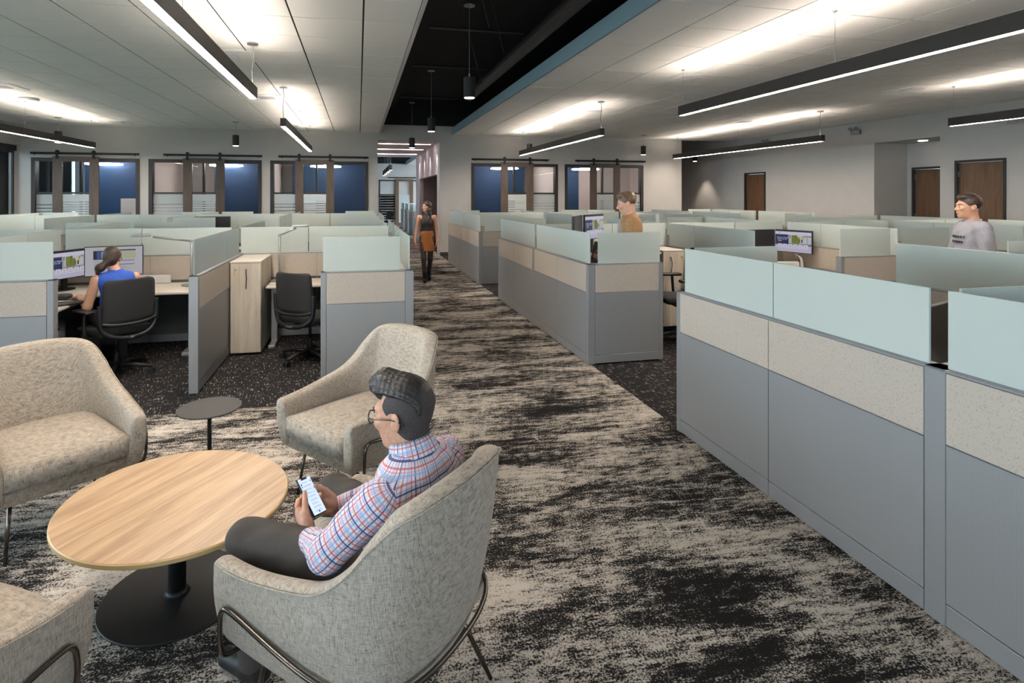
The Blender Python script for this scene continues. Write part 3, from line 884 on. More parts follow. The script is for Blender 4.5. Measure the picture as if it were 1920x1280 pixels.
for nm, a, b, c in rowsR:
    cluster('right', nm, a, b, c, 1, XB_, 4, seam_panes=(nm == 'nearest'), ST=2.005)
for nm, a, b, c in rowsL:
    cluster('left', nm, a, b, c, -1, XA, 4, ST=1.95)
# far room cubicles beyond the hall
for k, (a, b) in enumerate(((25.6, 27.5), (28.2, 30.1), (30.8, 32.7))):
    partition('%s small grey and tan partition seen through the hall' % ('first', 'second', 'third')[k], 2.42, a, 2.42, b, [0.95], [(0.04, 0.93), (0.97, 1.86)])
    partition('%s cross partition in the far room beyond the hall' % ('first', 'second', 'third')[k], 2.46, a + 0.04, 4.4, a + 0.04, [0.97], [(0.04, 1.9)], posts=(False, True))
partition('low frosted partition left of the hall, in the far room', 0.49, 26.0, 0.49, 31.0, [1, 2, 3, 4], [(0.04, 4.9)])

# ------------------------------------------------------------------ desks and storage
def desk(label, x0, x1, y0, y1, feet, z=0.74, rnd=0.0, group=None):
    r = empty('desk', ((x0 + x1) / 2, (y0 + y1) / 2, 0)); tag(r, label, 'desk', group)
    w, d = (x1 - x0) / 2, (y1 - y0) / 2
    box('desk_top', -w, w, -d, d, z - 0.03, z, M['desk'], r, 0.008, 2)
    for fx, fy, ax in feet:
        fx -= (x0 + x1) / 2; fy -= (y0 + y1) / 2
        box('leg', fx - 0.035, fx + 0.035, fy - 0.025, fy + 0.025, 0.04, z - 0.03, M['silver'], r, 0.004)
        bm = bmesh.new()
        if ax == 'y': bx(bm, fx - 0.04, fx + 0.04, fy - 0.27, fy + 0.27, 0.0, 0.045, 0.012, 2)
        else: bx(bm, fx - 0.15, fx + 0.15, fy - 0.04, fy + 0.04, 0.0, 0.045, 0.012, 2)
        finish('foot', bm, M['silver'], r)
    return r
def storage(label, x0, x1, y0, y1, z=1.06, face=-1, handle_left=False, key=True):
    """tall wood storage tower, door on the face toward -y (face=-1) """
    r = empty('storage_tower', (x0, y0, 0)); tag(r, label, 'cabinet', 'pale wood storage towers')
    w, d = x1 - x0, y1 - y0
    box('cabinet_body', 0, w, 0.02, d, 0.02, z - 0.02, M['laminate'], r, 0.002)
    box('cabinet_top', -0.003, w + 0.003, 0, d, z - 0.02, z, M['desk'], r, 0.003)
    box('cabinet_door', 0.003, w - 0.003, 0, 0.018, 0.03, z - 0.024, M['laminate'], r, 0.002)
    hx = w * (0.52 if not handle_left else 0.35)
    bm = bmesh.new(); tube(bm, smooth_path([(hx, 0.0, 0.97), (hx, -0.022, 0.94), (hx + 0.008, -0.028, 0.88), (hx, -0.022, 0.78), (hx, 0, 0.75)]), 0.005, 6)
    finish('handle', bm, M['black_metal'], r, True)
    if key:
        kx = 0.05 if not handle_left else w - 0.05
        k = empty('lock', (0, 0, 0)); k.parent = r
        bm = bmesh.new(); cyl(bm, (kx, 0.001, 0.965), (kx, -0.006, 0.965), 0.012, n=14); finish('lock_face', bm, M['steel'], k)
        bm = bmesh.new(); bx(bm, kx - 0.003, kx + 0.003, -0.03, -0.006, 0.955, 0.975); bx(bm, kx - 0.008, kx + 0.008, -0.03, -0.026, 0.91, 0.95); finish('key', bm, M['oak_edge'], k)
    return r
desk('pale desk along the back of the seated woman\'s cubicle', -3.34, -1.52, 6.83, 7.6, [(-1.9, 7.2, 'y'), (-3.0, 7.2, 'y')])
desk('pale desk wing under the left monitor of the seated woman', -3.34, -2.74, 5.72, 6.82, [(-3.0, 5.95, 'x')])
desk('pale desk in the empty cubicle beside the walkway', -1.06, 0.43, 7.02, 7.6, [(-1.0, 7.3, 'y'), (0.2, 7.3, 'y')])
desk('pale desk wing beside the walkway partition, left cubicle', -0.17, 0.43, 5.75, 7.0, [(0.2, 6.0, 'x')])
desk('pale desk in the standing man\'s cubicle', 2.5, 4.0, 6.93, 7.5, [(2.7, 7.2, 'y'), (3.8, 7.2, 'y')], z=1.04)
desk('pale desk wing beside the walkway in the standing man\'s cubicle', 2.5, 2.86, 5.75, 6.92, [(2.68, 6.0, 'x')], z=1.04)
desk('pale desk in the cubicle with the arm mounted monitor', 4.9, 6.34, 6.93, 7.5, [(5.1, 7.2, 'y'), (6.2, 7.2, 'y')])
desk('pale desk wing beneath the arm mounted monitor', 5.75, 6.34, 5.75, 6.92, [(6.0, 6.0, 'x')])
desk('pale desk behind the nearest right partition', 2.5, 4.0, 1.97, 2.6, [(2.7, 2.3, 'y'), (3.8, 2.3, 'y')])
storage('pale wood storage tower beside the clear glass divider, left block', -1.405, -1.08, 6.82, 7.60)
storage('pale wood storage tower behind the empty chair, right block', 4.03, 4.36, 6.95, 7.50, handle_left=True)
# pedestal under the woman's desk
r = empty('pedestal', (-3.1, 6.25, 0)); tag(r, 'grey drawer pedestal under the seated woman\'s desk wing', 'cabinet')
box('cabinet_body', -0.2, 0.2, -0.22, 0.25, 0.03, 0.55, M['silver'], r, 0.004)
for k in range(3):
    dr = box('drawer', 0.2, 0.215, -0.21, 0.24, 0.04 + k * 0.17, 0.2 + k * 0.17, M['silver'], r, 0.003)
    hb = bmesh.new(); tube(hb, [(0.215, -0.06, 0.15 + k * 0.17), (0.235, -0.06, 0.15 + k * 0.17), (0.235, 0.08, 0.15 + k * 0.17), (0.215, 0.08, 0.15 + k * 0.17)], 0.005, 6)
    finish('handle', hb, M['black_metal'], dr)

desk('pale desk far back in the left block under a black monitor', -3.3, -2.2, 12.15, 12.75, [(-3.1, 12.45, 'y'), (-2.4, 12.45, 'y')])
desk('pale desk at the far left under a black monitor', -6.6, -5.5, 8.95, 9.5, [(-6.4, 9.22, 'y'), (-5.7, 9.22, 'y')])
desk('pale desk in the farthest right block under a black monitor', 8.52, 9.6, 12.6, 13.15, [(8.7, 12.87, 'y'), (9.4, 12.87, 'y')])
desk('pale desk behind the grey shirted man', 8.52, 9.6, 6.9, 7.48, [(8.7, 7.2, 'y'), (9.4, 7.2, 'y')])

# ------------------------------------------------------------------ monitors
ST_ = {}
def smat(name, c, e=0.42):
    if name not in ST_:
        ST_[name] = plain('screen_' + name, (0.01, 0.01, 0.01, 1), 0.3, emit=c, estr=e)
    return ST_[name]
def text_mesh(name, s, size, m, parent, loc, align='LEFT'):
    cu = bpy.data.curves.new(name, 'FONT'); cu.body = s; cu.size = size; cu.align_x = align; cu.extrude = 0.0002
    tmp = bpy.data.objects.new(name, cu); COL.objects.link(tmp)
    bpy.context.view_layer.update()
    dg = bpy.context.evaluated_depsgraph_get()
    me = bpy.data.meshes.new_from_object(tmp.evaluated_get(dg))
    bpy.data.objects.remove(tmp)
    me.name = name; me.materials.clear(); me.materials.append(m)
    o = bpy.data.objects.new(name, me); COL.objects.link(o); o.parent = parent; o.location = loc
    o.rotation_euler = (PI / 2, 0, 0)
    return o
def screen_quad(bm, W, H, x0, x1, z0, z1, y, mi):
    # x,z given as fractions of the screen (origin bottom left)
    f = bm.faces.new([bm.verts.new(((x - 0.5) * W, y, (z - 0.5) * H)) for x, z in ((x0, z0), (x1, z0), (x1, z1), (x0, z1))]); f.material_index = mi
def monitor(label, L, R, z0, z1, kind='web', arm='stand', deskz=0.74):
    """L, R: plan points of the left and right edge as seen from the screen side"""
    cx, cy = (L[0] + R[0]) / 2, (L[1] + R[1]) / 2
    W = math.hypot(R[0] - L[0], R[1] - L[1]); H = z1 - z0
    rz = math.atan2(R[1] - L[1], R[0] - L[0])
    r = empty('monitor', (cx, cy, (z0 + z1) / 2), rz); tag(r, label, 'monitor', 'desk monitors')
    box('housing', -W / 2, W / 2, 0.0, 0.03, -H / 2, H / 2, M['black'], r, 0.004)
    b = 0.008
    if kind == 'web':
        mats = [smat('white', lin(214, 210, 226)), smat('navy', lin(38, 50, 96)), smat('green', lin(120, 128, 62)), smat('yellow', lin(222, 170, 50)), smat('grey', lin(150, 148, 152)), smat('dark', lin(30, 34, 60)), smat('lilac', lin(190, 186, 210)), smat('leaf', lin(86, 100, 52)), smat('pale', lin(190, 196, 200))]
        bm = bmesh.new(); w, h = W - 2 * b, H - 2 * b
        q = lambda *a: screen_quad(bm, w, h, *a)
        q(0, 1, 0, 1, -0.001, 0)
        q(0, 1, 0.94, 1, -0.0015, 5); q(0, 1, 0, 0.36, -0.0015, 6)
        q(0, 1, 0.32, 0.80, -0.0016, 1)
        q(0.38, 1, 0.38, 0.80, -0.0018, 8); q(0.40, 1, 0.36, 0.42, -0.0019, 4)
        for (a, c, d, e) in ((0.46, 0.62, 0.42, 0.78), (0.50, 0.68, 0.40, 0.70), (0.56, 0.60, 0.5, 0.8), (0.64, 0.70, 0.45, 0.62)): q(a, c, d, e, -0.0020, 2 if a < 0.55 else 7)
        for (a, c, d, e) in ((0.36, 0.44, 0.66, 0.79), (0.40, 0.42, 0.42, 0.70), (0.88, 0.90, 0.42, 0.78), (0.80, 1.0, 0.72, 0.80)): q(a, c, d, e, -0.0021, 4)
        q(0.745, 0.80, 0.60, 0.70, -0.0022, 3); q(0.73, 0.765, 0.46, 0.60, -0.0022, 5); q(0.765, 0.785, 0.70, 0.745, -0.0022, 5)
        q(0.08, 0.18, 0.475, 0.515, -0.0022, 3)
        for k in range(6):
            x = 0.08 + k * 0.142; q(x, x + 0.118, 0.17, 0.36, -0.0023, 0); q(x + 0.045, x + 0.07, 0.27, 0.31, -0.0024, 4); q(x + 0.025, x + 0.09, 0.215, 0.235, -0.0024, 4)
        for k in range(5): q(0.48 + k * 0.09, 0.54 + k * 0.09, 0.86, 0.872, -0.0018, 4)
        q(0.09, 0.15, 0.86, 0.885, -0.0018, 4)
        sc = finish('screen', bm, mats, r)
        text_mesh('screen_text', 'Believe in Better', 0.026 * W / 0.56, mats[0], sc, (-0.43 * W, -0.0026, 0.12 * H))
        text_mesh('screen_text', 'Needs For All', 0.026 * W / 0.56, mats[0], sc, (-0.43 * W, -0.0026, 0.05 * H))
    elif kind == 'doc':
        mats = [smat('grey_page', lin(186, 184, 192)), smat('navy', lin(38, 50, 96)), smat('dark', lin(30, 34, 60)), smat('tanp', lin(178, 176, 150)), smat('blue', lin(60, 80, 140)), smat('lineb', lin(120, 140, 172)), smat('line', lin(160, 150, 150)), smat('yellow', lin(222, 170, 50))]
        bm = bmesh.new(); w, h = W - 2 * b, H - 2 * b
        q = lambda *a: screen_quad(bm, w, h, *a)
        q(0, 1, 0, 1, -0.001, 0)
        q(0.14, 0.45, 0.56, 0.87, -0.0015, 2); q(0.20, 0.27, 0.58, 0.84, -0.0016, 4); q(0.28, 0.40, 0.60, 0.83, -0.0016, 0); q(0.31, 0.34, 0.66, 0.78, -0.0017, 1)
        q(0.17, 0.28, 0.90, 0.93, -0.0016, 3)
        q(0.60, 0.88, 0.58, 0.86, -0.0015, 3); q(0.45, 0.88, 0.86, 0.90, -0.0016, 2)
        for z in (0.50, 0.36): q(0.45, 0.86, z, z + 0.02, -0.0016, 1)
        for k in range(10): q(0.15, 0.40 - 0.02 * (k % 3), 0.08 + k * 0.045, 0.095 + k * 0.045, -0.0015, 5 if k % 2 else 6)
        for k in range(6): q(0.45, 0.80 - 0.05 * (k % 3), 0.08 + k * 0.045, 0.095 + k * 0.045, -0.0015, 6)
        finish('screen', bm, mats, r)
    else:
        box('screen', -W / 2 + b, W / 2 - b, -0.0012, 0, -H / 2 + b, H / 2 - b, M['screen_black'], r)
    if arm == 'stand':
        bm = bmesh.new(); zz = deskz - (z0 + z1) / 2
        bx(bm, -0.03, 0.03, 0.03, 0.055, zz + 0.01, 0.05); disc(bm, 0, 0.06, zz, zz + 0.012, 0.13, 0.10, n=24)
        finish('stand', bm, M['black_metal'], r)
    elif arm == 'arm':
        zz = deskz - (z0 + z1) / 2
        bm = bmesh.new(); tube(bm, smooth_path([(0, 0.03, 0), (0, 0.07, -0.02), (0.0, 0.07, -H / 2 - 0.05), (0.08, 0.03, -H / 2 - 0.06), (0.13, 0.0, -H / 2 - 0.08), (0.14, 0.0, zz)]), 0.018, 10)
        disc(bm, 0.14, 0.0, zz, zz + 0.015, 0.05, n=20)
        finish('stand', bm, M['white_plastic'], r, True)
    return r
monitor('left monitor of the seated woman, showing a web page', (-3.30, 6.98), (-3.09, 7.50), 0.87, 1.19, 'web')
monitor('right monitor of the seated woman, showing a text document', (-3.03, 7.24), (-2.47, 7.37), 0.88, 1.22, 'doc')
monitor('web page monitor beside the standing man in the brown jacket', (2.90, 6.95), (3.33, 7.32), 1.22, 1.55, 'web', 'stand', 1.04)
monitor('switched off monitor left of the standing man\'s web page monitor', (2.57, 6.50), (2.86, 6.94), 1.22, 1.55, 'off', 'stand', 1.04)
monitor('arm mounted web page monitor right of the large black monitor', (6.13, 7.36), (6.27, 6.80), 0.97, 1.30, 'web', 'arm')
monitor('large black monitor left of the arm mounted web page monitor', (5.56, 7.26), (6.07, 7.29), 0.97, 1.30, 'off')
monitor('black monitor seen in the gap between two near glass screens', (3.10, 2.55), (3.62, 2.75), 0.82, 1.17, 'off')
monitor('black monitor above the glass near the middle of the left block', (-3.2, 12.30), (-2.55, 12.42), 1.02, 1.38, 'off')
monitor('black monitor at the left picture edge above the glass', (-6.3, 9.1), (-5.7, 9.2), 0.95, 1.28, 'off')
monitor('black monitor near the far right cubicles, behind the glass', (8.56, 12.9), (9.16, 12.9), 1.0, 1.36, 'off')
monitor('black monitor behind the grey shirted man', (8.70, 7.35), (8.95, 7.05), 0.98, 1.30, 'off')

def lamp(label, bx_, by_, joint, head):
    r = empty('desk_lamp', (bx_, by_, 0.742)); tag(r, label, 'lamp', 'silver arm desk lamps')
    bm = bmesh.new(); disc(bm, 0, 0, 0, 0.014, 0.11, n=32, bev=0.004); finish('base', bm, M['silver'], r)
    jz = joint[2] - 0.742
    bm = bmesh.new(); cyl(bm, (0, 0, 0.01), (0, 0, jz), 0.015, n=12); finish('pole', bm, M['silver'], r, True)
    bm = bmesh.new(); cyl(bm, (0, -0.015, jz), (0, 0.015, jz), 0.018, n=12); finish('joint', bm, M['steel'], r)
    h = (head[0] - bx_, head[1] - by_, head[2] - 0.742)
    d = Vector(h) - Vector((0, 0, jz)); e = Vector((0, 0, jz)) + d * 0.78
    bm = bmesh.new(); cyl(bm, (0, 0, jz), e, 0.013, n=10); finish('arm', bm, M['silver'], r, True)
    bm = bmesh.new(); hv = Vector(h); dr = Vector((d.x, d.y, 0)).normalized()
    disc(bm, 0, 0, -0.010, 0.012, 0.10, 0.05, n=24, bev=0.003)
    bmesh.ops.transform(bm, matrix=Matrix.Translation(hv) @ Matrix.Rotation(math.atan2(dr.y, dr.x), 4, 'Z'), verts=bm.verts[:])
    finish('lamp_head', bm, M['silver'], r, True)
lamp('silver desk lamp beside the seated woman, arm reaching left', -1.93, 7.30, (-1.93, 7.30, 1.265), (-2.42, 7.16, 1.345))
lamp('silver desk lamp in the empty cubicle, arm reaching right', -0.955, 7.42, (-0.955, 7.42, 1.31), (-0.70, 7.34, 1.425))
# things on the woman's desk
r = empty('power_strip', (-2.78, 7.55, 0.742)); tag(r, 'white power strip with black plugs on the back of the woman\'s desk', 'power strip')
box('strip_body', -0.28, 0.55, -0.03, 0.03, 0.0, 0.10, M['white_plastic'], r, 0.01)
for k, x in enumerate((-0.24, -0.16, -0.04, 0.25)):
    bm = bmesh.new(); bx(bm, x - 0.018, x + 0.018, -0.06, -0.03, 0.03, 0.07, 0.006)
    tube(bm, smooth_path([(x, -0.055, 0.045), (x + 0.02, -0.08, 0.01), (x + 0.06, -0.08, 0.006), (x + 0.12, -0.1, 0.006)]), 0.005, 6)
    finish('plug', bm, M['black'], r)
bm = bmesh.new(); disc(bm, -2.98, 6.62, 0.742, 0.785, 0.10, 0.09, n=32, bev=0.01)
tag(finish('docking_station', bm, M['black']), 'round black dock on the seated woman\'s desk', 'dock')
bm = bmesh.new(); tube(bm, [(-2.86 + 0.10 * math.cos(t * 0.5), 6.42 + 0.06 * math.sin(t * 0.5), 0.749 + 0.002 * (t % 3)) for t in range(30)], 0.004, 6)
tag(finish('coiled_cable', bm, M['black'], None, True), 'coiled black cable on the seated woman\'s desk', 'cable')
r = empty('keyboard', (-2.80, 6.24, 0.742), yaw_of(-0.75, 0.66)); tag(r, 'black keyboard under the seated woman\'s left hand', 'keyboard')
box('keyboard_body', -0.2, 0.2, -0.06, 0.06, 0, 0.014, M['black'], r, 0.004)
bm = bmesh.new()
for i in range(13):
    for j in range(4): bx(bm, -0.19 + i * 0.0293, -0.19 + i * 0.0293 + 0.025, -0.052 + j * 0.027, -0.03 + j * 0.027, 0.014, 0.018)
tag(finish('keys', bm, M['charcoal'], r), kind='stuff')
r = empty('laptop', (2.66, 6.12, 1.042), -1.2); tag(r, 'open dark laptop seen in the gap beside the corner glass', 'laptop')
box('laptop_base', -0.16, 0.16, -0.11, 0.11, 0, 0.015, M['black'], r, 0.004)
bm = bmesh.new(); bx(bm, -0.16, 0.16, 0, 0.008, 0, 0.21, 0.002, 1, 0, Matrix.Translation((0, 0.11, 0.012)) @ Matrix.Rotation(-0.3, 4, 'X')); finish('laptop_lid', bm, M['black'], r)
r = empty('power_box', (5.86, 6.86, 0.742), -0.2); tag(r, 'white power and cable box beneath the arm mounted monitor', 'power strip')
box('strip_body', -0.25, 0.20, -0.04, 0.04, 0.05, 0.13, M['white_plastic'], r, 0.01)
box('foot', -0.2, 0.15, -0.02, 0.02, 0, 0.05, M['silver'], r)
for x in (-0.18, -0.1):
    bm = bmesh.new(); bx(bm, x - 0.02, x + 0.02, -0.07, -0.04, 0.07, 0.11, 0.005); finish('plug', bm, M['black'], r)
bm = bmesh.new(); tube(bm, smooth_path([(0.2, 0, 0.09), (0.24, 0.02, 0.11), (0.25, 0.06, 0.17), (0.24, 0.1, 0.2)]), 0.006, 6); finish('cord', bm, M['black'], r)

# ------------------------------------------------------------------ task chairs
def task_chair(label, loc, rz, swivel=0.0):
    r = empty('office_chair', (loc[0], loc[1], 0), rz); tag(r, label, 'chair', 'black task chairs')
    # base
    for k in range(5):
        a = swivel + k * 2 * PI / 5
        c, s = math.cos(a), math.sin(a)
        bm = bmesh.new()
        tube(bm, [(0.03 * c, 0.03 * s, 0.10), (0.16 * c, 0.16 * s, 0.10), (0.32 * c, 0.32 * s, 0.075)], [0.028, 0.022, 0.015], 8)
        leg = finish('base_leg', bm, M['black'], r, True)
        bm = bmesh.new()
        for d in (-0.018, 0.018):
            p = Vector((0.33 * c, 0.33 * s, 0.03)); t = Vector((-s, c, 0)) * d
            cyl(bm, p + t - Vector((-s, c, 0)) * 0.011, p + t + Vector((-s, c, 0)) * 0.011, 0.03, n=14)
        cyl(bm, (0.33 * c, 0.33 * s, 0.03), (0.33 * c, 0.33 * s, 0.08), 0.01, n=8)
        finish('caster', bm, M['black'], leg)
    bm = bmesh.new(); cyl(bm, (0, 0, 0.06), (0, 0, 0.24), 0.028, n=14); cyl(bm, (0, 0, 0.24), (0, 0, 0.40), 0.016, n=12); finish('gas_column', bm, M['black_metal'], r, True)
    box('mechanism', -0.09, 0.09, -0.16, 0.10, 0.38, 0.43, M['black'], r, 0.015, 2)
    bm = bmesh.new(); bx(bm, -0.25, 0.25, -0.22, 0.26, 0.43, 0.50, 0.03, 3)
    finish('seat', bm, M['fab_black'], r, True)
    # back panel: curved sheet
    def sheet(bm, w_of, zs, y_of, t, nx=10):
        fr = []; bk = []
        for z in zs:
            w = w_of(z); rf = []; rb = []
            for i in range(nx + 1):
                u = -1 + 2 * i / nx
                x = w * u
                y = y_of(z) + 0.055 * u * u
                rf.append(bm.verts.new((x, y, z))); rb.append(bm.verts.new((x, y - t, z)))
            fr.append(rf); bk.append(rb)
        for A, flip in ((fr, 0), (bk, 1)):
            for a, b in zip(A[:-1], A[1:]):
                for i in range(nx): bm.faces.new((a[i], a[i + 1], b[i + 1], b[i]))
        for a, b in zip(range(len(zs) - 1), range(1, len(zs))):
            bm.faces.new((fr[a][0], fr[b][0], bk[b][0], bk[a][0])); bm.faces.new((fr[a][-1], fr[b][-1], bk[b][-1], bk[a][-1]))
        for i in range(nx):
            bm.faces.new((fr[0][i], fr[0][i + 1], bk[0][i + 1], bk[0][i])); bm.faces.new((fr[-1][i], fr[-1][i + 1], bk[-1][i + 1], bk[-1][i]))
    yof = lambda z: -0.235 - 0.12 * (z - 0.45) + 0.10 * (z - 0.62) ** 2
    zt = 0.985
    def wof(z):
        w = 0.255 - 0.05 * (z - 0.55)
        if z > zt - 0.05: w -= 0.05 * (1 - math.sqrt(max(0, 1 - ((z - (zt - 0.05)) / 0.05) ** 2)))
        if z < 0.62: w -= 0.0
        return w
    zs = [0.56, 0.60, 0.68, 0.76, 0.84, 0.90, 0.935, 0.95, 0.965, 0.977, 0.985]
    bm = bmesh.new(); sheet(bm, wof, zs, yof, 0.035); finish('backrest', bm, M['fab_black'], r, True)
    # lower back frame loop
    bm = bmesh.new()
    P = [(-0.262, yof(0.74) + 0.03, 0.75), (-0.268, yof(0.62) + 0.02, 0.62), (-0.25, yof(0.52) + 0.01, 0.51), (-0.17, yof(0.45) - 0.045, 0.435), (0, yof(0.42) - 0.06, 0.405)]
    P = P + [(-x, y, z) for x, y, z in P[:-1][::-1]]
    pts = smooth_path(P, 3)
    tube(bm, pts, [0.024] * len(pts), 8)
    Q = smooth_path([(-0.25, yof(0.57) + 0.0, 0.575), (-0.15, yof(0.55) - 0.045, 0.552), (0, yof(0.54) - 0.055, 0.545), (0.15, yof(0.55) - 0.045, 0.552), (0.25, yof(0.57), 0.575)], 2)
    tube(bm, Q, 0.018, 8)
    bx(bm, -0.04, 0.04, -0.33, -0.12, 0.40, 0.43)
    finish('back_frame', bm, M['black'], r, True)
    for s in (-1, 1):
        bm = bmesh.new()
        tube(bm, smooth_path([(s * 0.16, -0.04, 0.42), (s * 0.29, -0.05, 0.41), (s * 0.315, -0.05, 0.46), (s * 0.305, -0.03, 0.66)], 2), 0.018, 8)
        arm = finish('armrest', bm, M['black'], r, True)
        bm = bmesh.new(); bx(bm, s * 0.30 - 0.045, s * 0.30 + 0.045, -0.14, 0.13, 0.665, 0.695, 0.012, 3); finish('arm_pad', bm, M['black'], arm, True)
    return r
task_chair('black task chair of the seated woman', (-2.38, 6.38), yaw_of(-0.72, 0.69), 0.35)
task_chair('empty black task chair at the desk left of the walkway', (-0.52, 6.50), yaw_of(0.62, 0.78), 0.9)
task_chair('empty black task chair in the right block, between two corner panels', (3.88, 6.30), yaw_of(-1.0, 0.15), 0.5).scale = (1.0, 1.0, 1.16)
task_chair('black task chair in the far room beyond the hall', (1.5, 30.2), 2.4, 0.2)
# ------------------------------------------------------------------ lounge tables
r = empty('coffee_table', (-0.80, 2.80, 0)); tag(r, 'low round oak topped coffee table on a flat black base', 'table')
bm = bmesh.new(); disc(bm, 0, 0, 0.417, 0.4395, 0.497, 0.462, n=96, rot=math.radians(-47), bev=0.004)
finish('table_edge', bm, M['oak_edge'], r)
bm = bmesh.new(); disc(bm, 0, 0, 0.4385, 0.4405, 0.4925, 0.4575, n=96, rot=math.radians(-47))
finish('table_top', bm, M['oak'], r)
bm = bmesh.new(); cyl(bm, (0, 0, 0.008), (0, 0, 0.417), 0.037, n=28); cyl(bm, (0, 0, 0.008), (0, 0, 0.03), 0.055, 0.040, n=28); finish('column', bm, M['black_metal'], r, True)
bm = bmesh.new(); disc(bm, 0, 0, 0.0, 0.010, 0.315, 0.305, n=96, rot=math.radians(-47), bev=0.003); finish('base_plate', bm, M['black_metal'], r)
bm = bmesh.new(); bx(bm, -0.12, 0.12, -0.12, 0.12, 0.409, 0.417); finish('mount_plate', bm, M['black_metal'], r)
r = empty('side_table', (-0.895, 3.77, 0)); tag(r, 'small round dark grey metal side table between two armchairs', 'table')
bm = bmesh.new(); disc(bm, 0, 0, 0.492, 0.50, 0.184, n=64, bev=0.002); finish('table_top', bm, plain('charcoal_powder_coat', lin(50, 50, 51), 0.6, 0.1), r)
bm = bmesh.new(); cyl(bm, (0, 0, 0.006), (0, 0, 0.492), 0.0125, n=16); finish('column', bm, M['black_metal'], r, True)
bm = bmesh.new(); disc(bm, 0, 0, 0, 0.008, 0.15, n=48); finish('base_plate', bm, M['black_metal'], r)

# ------------------------------------------------------------------ lounge armchairs
def catmull(P, n):
    P = [np.array(p, float) for p in P]; out = []
    for i in range(len(P) - 1):
        p0 = P[max(i - 1, 0)]; p1 = P[i]; p2 = P[i + 1]; p3 = P[min(i + 2, len(P) - 1)]
        for k in range(n):
            t = k / n
            out.append(0.5 * ((2 * p1) + (-p0 + p2) * t + (2 * p0 - 5 * p1 + 4 * p2 - p3) * t * t + (-p0 + 3 * p1 - 3 * p2 + p3) * t ** 3))
    out.append(P[-1]); return out
def armchair_meshes():
    # (bottom x,y,z, top x,y,z, thickness)  from the front of the right arm round the back
    half = [(.325, .355, 0.303, .352, .375, .578, .072),
            (.335, .21, 0.300, .366, .21, .588, .074),
            (.34, .03, 0.298, .372, .03, .618, .076),
            (.335, -.10, 0.296, .370, -.12, .655, .080),
            (.322, -.19, 0.294, .352, -.215, .722, .084),
            (.300, -.245, 0.292, .330, -.280, .800, .086),
            (.262, -.285, 0.292, .292, -.352, .875, .088),
            (.20, -.31, 0.292, .236, -.405, .905, .088),
            (.11, -.328, 0.292, .130, -.435, .920, .088),
            (0, -.335, 0.292, 0, -.444, .924, .088)]
    full = half + [(-a[0], a[1], a[2], -a[3], a[4], a[5], a[6]) for a in half[:-1][::-1]]
    S = catmull(full, 4)
    bm = bmesh.new(); rings = []
    N = len(S)
    mids = [np.array([(s[0] + s[3]) / 2, (s[1] + s[4]) / 2]) for s in S]
    seam = []
    for i, s in enumerate(S):
        t = mids[min(i + 1, N - 1)] - mids[max(i - 1, 0)]; t /= np.linalg.norm(t)
        nrm = np.array([-t[1], t[0]])     # inward
        if np.dot(nrm, -(mids[i] - np.array([0, 0.1]))) < 0: nrm = -nrm
        B = np.array(s[0:3]); Tt = np.array(s[3:6]); th = s[6]
        I = np.array([nrm[0], nrm[1], 0]) * th
        up = Tt - B; h = np.linalg.norm(up); u = up / h
        bul = -np.array([nrm[0], nrm[1], 0]) * 0.014
        pts = [B + I * 0.9, B + I * 0.1, B - I * 0.0 + u * 0.02, B + up * 0.33 + bul, B + up * 0.66 + bul, Tt - u * 0.03, Tt - u * 0.006, Tt + I * 0.15 + u * 0.002, Tt + I * 0.5 + u * 0.006, Tt + I * 0.85 - u * 0.003, Tt + I * 1.0 - u * 0.02, B + I * 1.05 + up * 0.66, B + I * 1.1 + up * 0.33, B + I * 1.02 + u * 0.02]
        rings.append([bm.verts.new(p) for p in pts]); seam.append(tuple(Tt - u * 0.008 - I * 0.03))
    K = len(rings[0])
    for a, b in zip(rings[:-1], rings[1:]):
        for k in range(K): bm.faces.new((a[k], a[(k + 1) % K], b[(k + 1) % K], b[k]))
    for rg, sg in ((rings[0], 1), (rings[-1], 1)):
        c = sum((v.co for v in rg), Vector()) / K
        inner = [bm.verts.new(v.co.lerp(c, 0.25) + Vector((0, 0.012, 0))) for v in rg]
        for k in range(K): bm.faces.new((rg[k], rg[(k + 1) % K], inner[(k + 1) % K], inner[k]))
        bm.faces.new(inner)
    return bm, seam
def cushion(bm, w, y0, y1, z0, z1, wb=None, crown=0.02, nx=10, ny=8):
    wb = wb or w
    T = []; B = []
    for j in range(ny + 1):
        v = j / ny; y = y0 + (y1 - y0) * v; ww = wb + (w - wb) * v
        rt = []; rb = []
        for i in range(nx + 1):
            u = -1 + 2 * i / nx
            e = (1 - u ** 4) * (1 - (2 * v - 1) ** 4)
            yy = y + 0.02 * (1 - u * u) * (2 * v - 1)
            rt.append(bm.verts.new((ww * u, yy, z1 + crown * e))); rb.append(bm.verts.new((ww * u, yy, z0)))
        T.append(rt); B.append(rb)
    for A in (T, B):
        for a, b in zip(A[:-1], A[1:]):
            for i in range(nx): bm.faces.new((a[i], a[i + 1], b[i + 1], b[i]))
    for i in range(nx):
        bm.faces.new((T[0][i], T[0][i + 1], B[0][i + 1], B[0][i])); bm.faces.new((T[-1][i], T[-1][i + 1], B[-1][i + 1], B[-1][i]))
    for j in range(ny):
        bm.faces.new((T[j][0], T[j + 1][0], B[j + 1][0], B[j][0])); bm.faces.new((T[j][-1], T[j + 1][-1], B[j + 1][-1], B[j][-1]))
